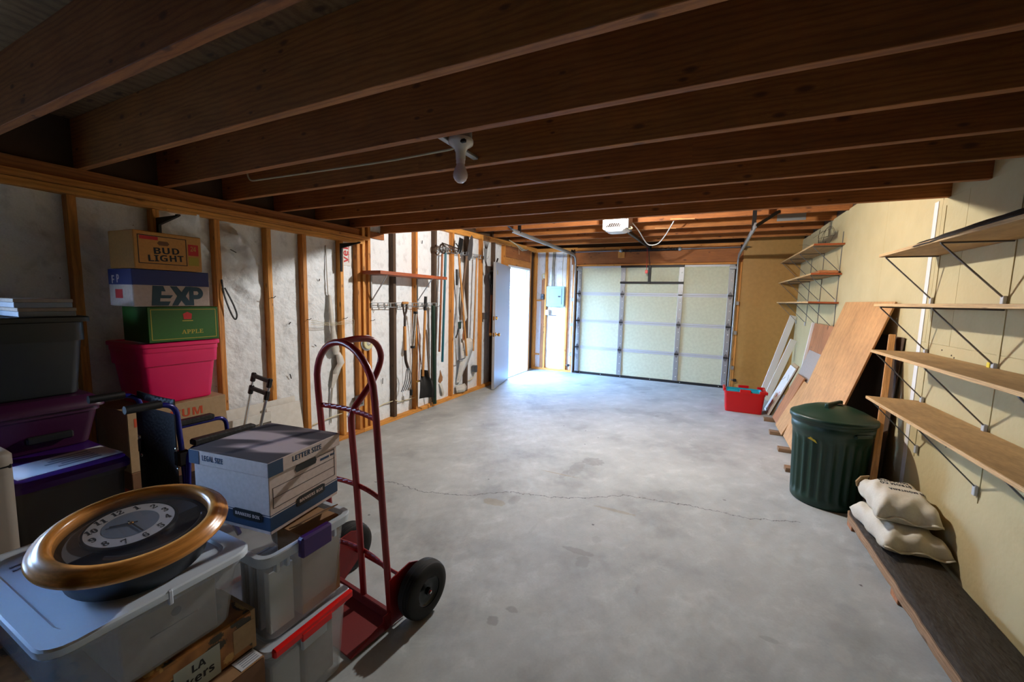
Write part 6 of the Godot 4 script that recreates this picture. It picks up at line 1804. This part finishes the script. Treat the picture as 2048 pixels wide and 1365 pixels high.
# ---------------------------------------------------------------- fittings
func build_fittings() -> void:
	# opener
	var o := thing("garage_opener", "white garage door opener unit hung from the high joists", "door opener", Vector3(2.20, 2.28, 2.85))
	part("housing", bx(Vector3(-0.135, 0.02, -0.16), Vector3(0.135, 0.195, 0.14), 0.012), M.white_gloss, o)
	part("belly", loft(S(), [rr(0.15, 0.20, 0.02, 0.0), rr(0.20, 0.26, 0.02, 0.008), rr(0.262, 0.262, 0.02, 0.05)]), M.white_gloss, o)
	part("vent_panel", prism(S(), [Vector2(-0.10, 0.0), Vector2(0.10, 0.0), Vector2(0.055, 0.042), Vector2(-0.055, 0.042)], 0.1395, 0.144, Transform3D(Basis(), Vector3(0, 0.046, 0))), M.black_gloss, o)
	for i in 6:
		var x := -0.06 + i * 0.024
		var st := S()
		bar(st, Vector3(x - 0.012, 0.050, 0.1455), Vector3(x + 0.006, 0.082, 0.1455), 0.003, 0.002, 0.0, Vector3.BACK)
		part("vent_slat", st, M.white, o)
	part("end_plate", bx(Vector3(0.136, 0.03, -0.14), Vector3(0.160, 0.195, 0.12), 0.004), M.steel, o)
	part("hanger", bx(Vector3(-0.11, 0.19, -0.10), Vector3(-0.085, 0.43, -0.095)), M.galv, o)
	part("hanger", bx(Vector3(0.085, 0.19, -0.10), Vector3(0.11, 0.43, -0.095)), M.galv, o)
	var st := S()
	bar(st, Vector3(2.20, 2.40, 2.68), Vector3(2.225, 2.452, 0.03), 0.035, 0.045, 0.003)
	wpart("drive_rail", st, M.iron, o)
	st = S()
	box(st, Vector3(2.18, 2.40, 0.03), Vector3(2.26, 2.49, 0.10), 0.004)
	wpart("trolley", st, M.iron, o)
	st = S()
	bar(st, Vector3(2.225, 2.43, 0.20), Vector3(2.246, 2.14, 0.05), 0.022, 0.008, 0.001, Vector3.RIGHT)
	wpart("door_arm", st, M.iron, o)
	wpart("release_cord", tube(S(), curve([Vector3(2.215, 2.42, 0.26), Vector3(2.218, 2.25, 0.262), Vector3(2.222, 2.02, 0.26)], 5), 0.004, 6), M.ink_red, o, "red release cord")
	wpart("release_knob", bx(Vector3(2.200, 1.97, 0.245), Vector3(2.245, 2.03, 0.275), 0.008), M.red_latch, o)
	# cables at the opener
	o = thing("cable", "white cable drooping from the opener along its rail and up to a joist", "cable", Vector3(2.35, 2.45, 2.6))
	wpart("sheath", tube(S(), curve([Vector3(2.33, 2.44, 2.72), Vector3(2.36, 2.40, 2.3), Vector3(2.40, 2.30, 1.80), Vector3(2.46, 2.27, 1.72), Vector3(2.56, 2.29, 1.74), Vector3(2.66, 2.37, 1.9), Vector3(2.74, 2.45, 2.1), Vector3(2.80, 2.52, 2.24)], 7), 0.007, 8), M.cable_white, o)
	o = thing("cable", "yellowish wire tied at the corner of the opener", "cable", Vector3(2.3, 2.33, 2.95))
	wpart("sheath", tube(S(), curve([Vector3(2.27, 2.335, 3.0), Vector3(2.33, 2.33, 2.98), Vector3(2.36, 2.31, 2.9), Vector3(2.38, 2.33, 2.82), Vector3(2.36, 2.35, 2.80)], 6), 0.006, 7), M.cable, o)
	o = thing("cable", "thin cable stapled along the side of the third low joist", "cable", Vector3(1.2, 2.2, 6.01))
	wpart("sheath", tube(S(), bend([Vector3(0.30, 2.40, 6.013), Vector3(0.32, 2.235, 6.013), Vector3(0.9, 2.225, 6.014), Vector3(1.6, 2.215, 6.014), Vector3(2.05, 2.215, 6.03), Vector3(2.14, 2.205, 6.15)], 0.06), 0.0055, 7), M.cable, o)
	o = thing("cable", "pale cables bunched at the plate above the side door", "cable", Vector3(0.02, 2.42, 1.0))
	for k in 3:
		wpart("sheath", tube(S(), curve([Vector3(0.0, 2.50, 1.30 - k * 0.03), Vector3(0.05, 2.44, 1.10 - k * 0.05), Vector3(0.05 + 0.02 * k, 2.38, 0.92 - k * 0.06), Vector3(0.04 + 0.03 * k, 2.37 + 0.02 * k, 0.78 - k * 0.05)], 6), 0.0055, 7), M.cable, o)
	wpart("loose_end", tube(S(), [Vector3(0.05, 2.42, 1.0), Vector3(0.055, 2.28, 0.98)], 0.003, 6), M.cable, o)
	# breaker panel
	o = thing("breaker_panel", "grey blue electrical breaker panel between the studs left of the garage door", "breaker panel", Vector3(0.445, 1.533, 0.0))
	part("box_body", bx(Vector3(-0.178, -0.198, -0.05), Vector3(0.178, 0.198, 0.030), 0.003), M.panel_grey, o)
	part("cover", bx(Vector3(-0.190, -0.205, 0.030), Vector3(0.190, 0.205, 0.040), 0.003), M.panel_grey, o)
	part("panel_door", bx(Vector3(-0.115, -0.155, 0.040), Vector3(0.135, 0.160, 0.049), 0.004), M.panel_grey, o)
	part("latch", bx(Vector3(0.065, -0.012, 0.049), Vector3(0.115, 0.014, 0.054), 0.002), M.black, o)
	for y in [0.10, -0.05]: part("hinge", bx(Vector3(-0.122, y, 0.040), Vector3(-0.112, y + 0.04, 0.051), 0.002), M.panel_grey, o)
	o = thing("junction_box", "blue black switch box on the stud at the left of the breaker panel", "electrical box", Vector3(0.165, 1.525, 0.02))
	part("box_body", bx(Vector3(-0.035, -0.055, -0.05), Vector3(0.028, 0.055, 0.02), 0.004), M.slate, o)
	part("toggle", bx(Vector3(-0.012, -0.02, 0.02), Vector3(0.005, 0.02, 0.032), 0.003), M.ink_blue, o)
	o = thing("outlet_box", "small white outlet box under the breaker panel", "electrical box", Vector3(0.275, 1.205, 0.02))
	part("box_body", bx(Vector3(-0.035, -0.055, -0.06), Vector3(0.035, 0.055, 0.015), 0.004), M.white, o)
	part("dot", lathe(S(), [Vector2(0.006, 0.0), Vector2(0.005, 0.002)], 10, Transform3D(Basis(Vector3(1, 0, 0), Vector3(0, 0, 1), Vector3(0, -1, 0)), Vector3(0.005, 0.0, 0.015))), M.steel, o)
	for k in 5:
		o = thing("cable", ["leftmost cable dropping from the plate into the breaker panel", "second cable dropping into the breaker panel", "middle cable dropping into the breaker panel", "fourth cable dropping into the breaker panel", "rightmost cable dropping into the breaker panel"][k], "cable", Vector3(0.34 + k * 0.02, 2.1, -0.03), 0.0, "cables above the breaker panel")
		var x: float = [0.335, 0.352, 0.372, 0.388, 0.565][k]
		wpart("sheath", tube(S(), curve([Vector3(x + 0.01, 2.435, -0.035), Vector3(x, 2.1, -0.03 + 0.004 * k), Vector3(x + 0.004 * k, 1.73, -0.02)], 6), 0.0055, 7), M.iron if k in [1, 3] else M.cable, o)
	o = thing("cable", "dark cable running under the outlet box into the wall", "cable", Vector3(0.31, 1.15, -0.03))
	wpart("sheath", tube(S(), [Vector3(0.28, 1.16, -0.02), Vector3(0.32, 1.145, -0.04), Vector3(0.45, 1.145, -0.045)], 0.005, 7), M.iron, o)
	o = thing("wood_lath", "old narrow reddish lath standing in the bay left of the breaker panel", "board", Vector3(0.135, 0.04, -0.03))
	part("lath", bx(Vector3(-0.02, 0.0, -0.02), Vector3(0.045, 1.86, 0.0), 0.002), M.ply_red, o)
	part("crooked_top", tube(S(), curve([Vector3(0.0, 1.83, -0.01), Vector3(-0.02, 1.92, 0.0), Vector3(0.035, 1.95, 0.0), Vector3(0.05, 1.87, 0.0)], 5), 0.012, 8), M.cream, o)
	o = thing("sensor", "small black door sensor on a bracket at the foot of the left track", "sensor", Vector3(0.775, 0.15, 0.05))
	part("body", bx(Vector3(-0.02, -0.02, -0.02), Vector3(0.02, 0.025, 0.03), 0.005), M.black, o)
	part("arm", bx(Vector3(-0.06, -0.006, -0.05), Vector3(0.02, 0.006, -0.02), 0.001), M.galv, o)
	o = thing("sensor", "small black door sensor on a bracket at the foot of the right track", "sensor", Vector3(3.73, 0.17, 0.06))
	part("body", bx(Vector3(-0.02, -0.02, -0.02), Vector3(0.03, 0.025, 0.03), 0.005), M.black, o)
	part("arm", bx(Vector3(-0.05, -0.006, -0.055), Vector3(0.02, 0.006, -0.02), 0.001), M.galv, o)
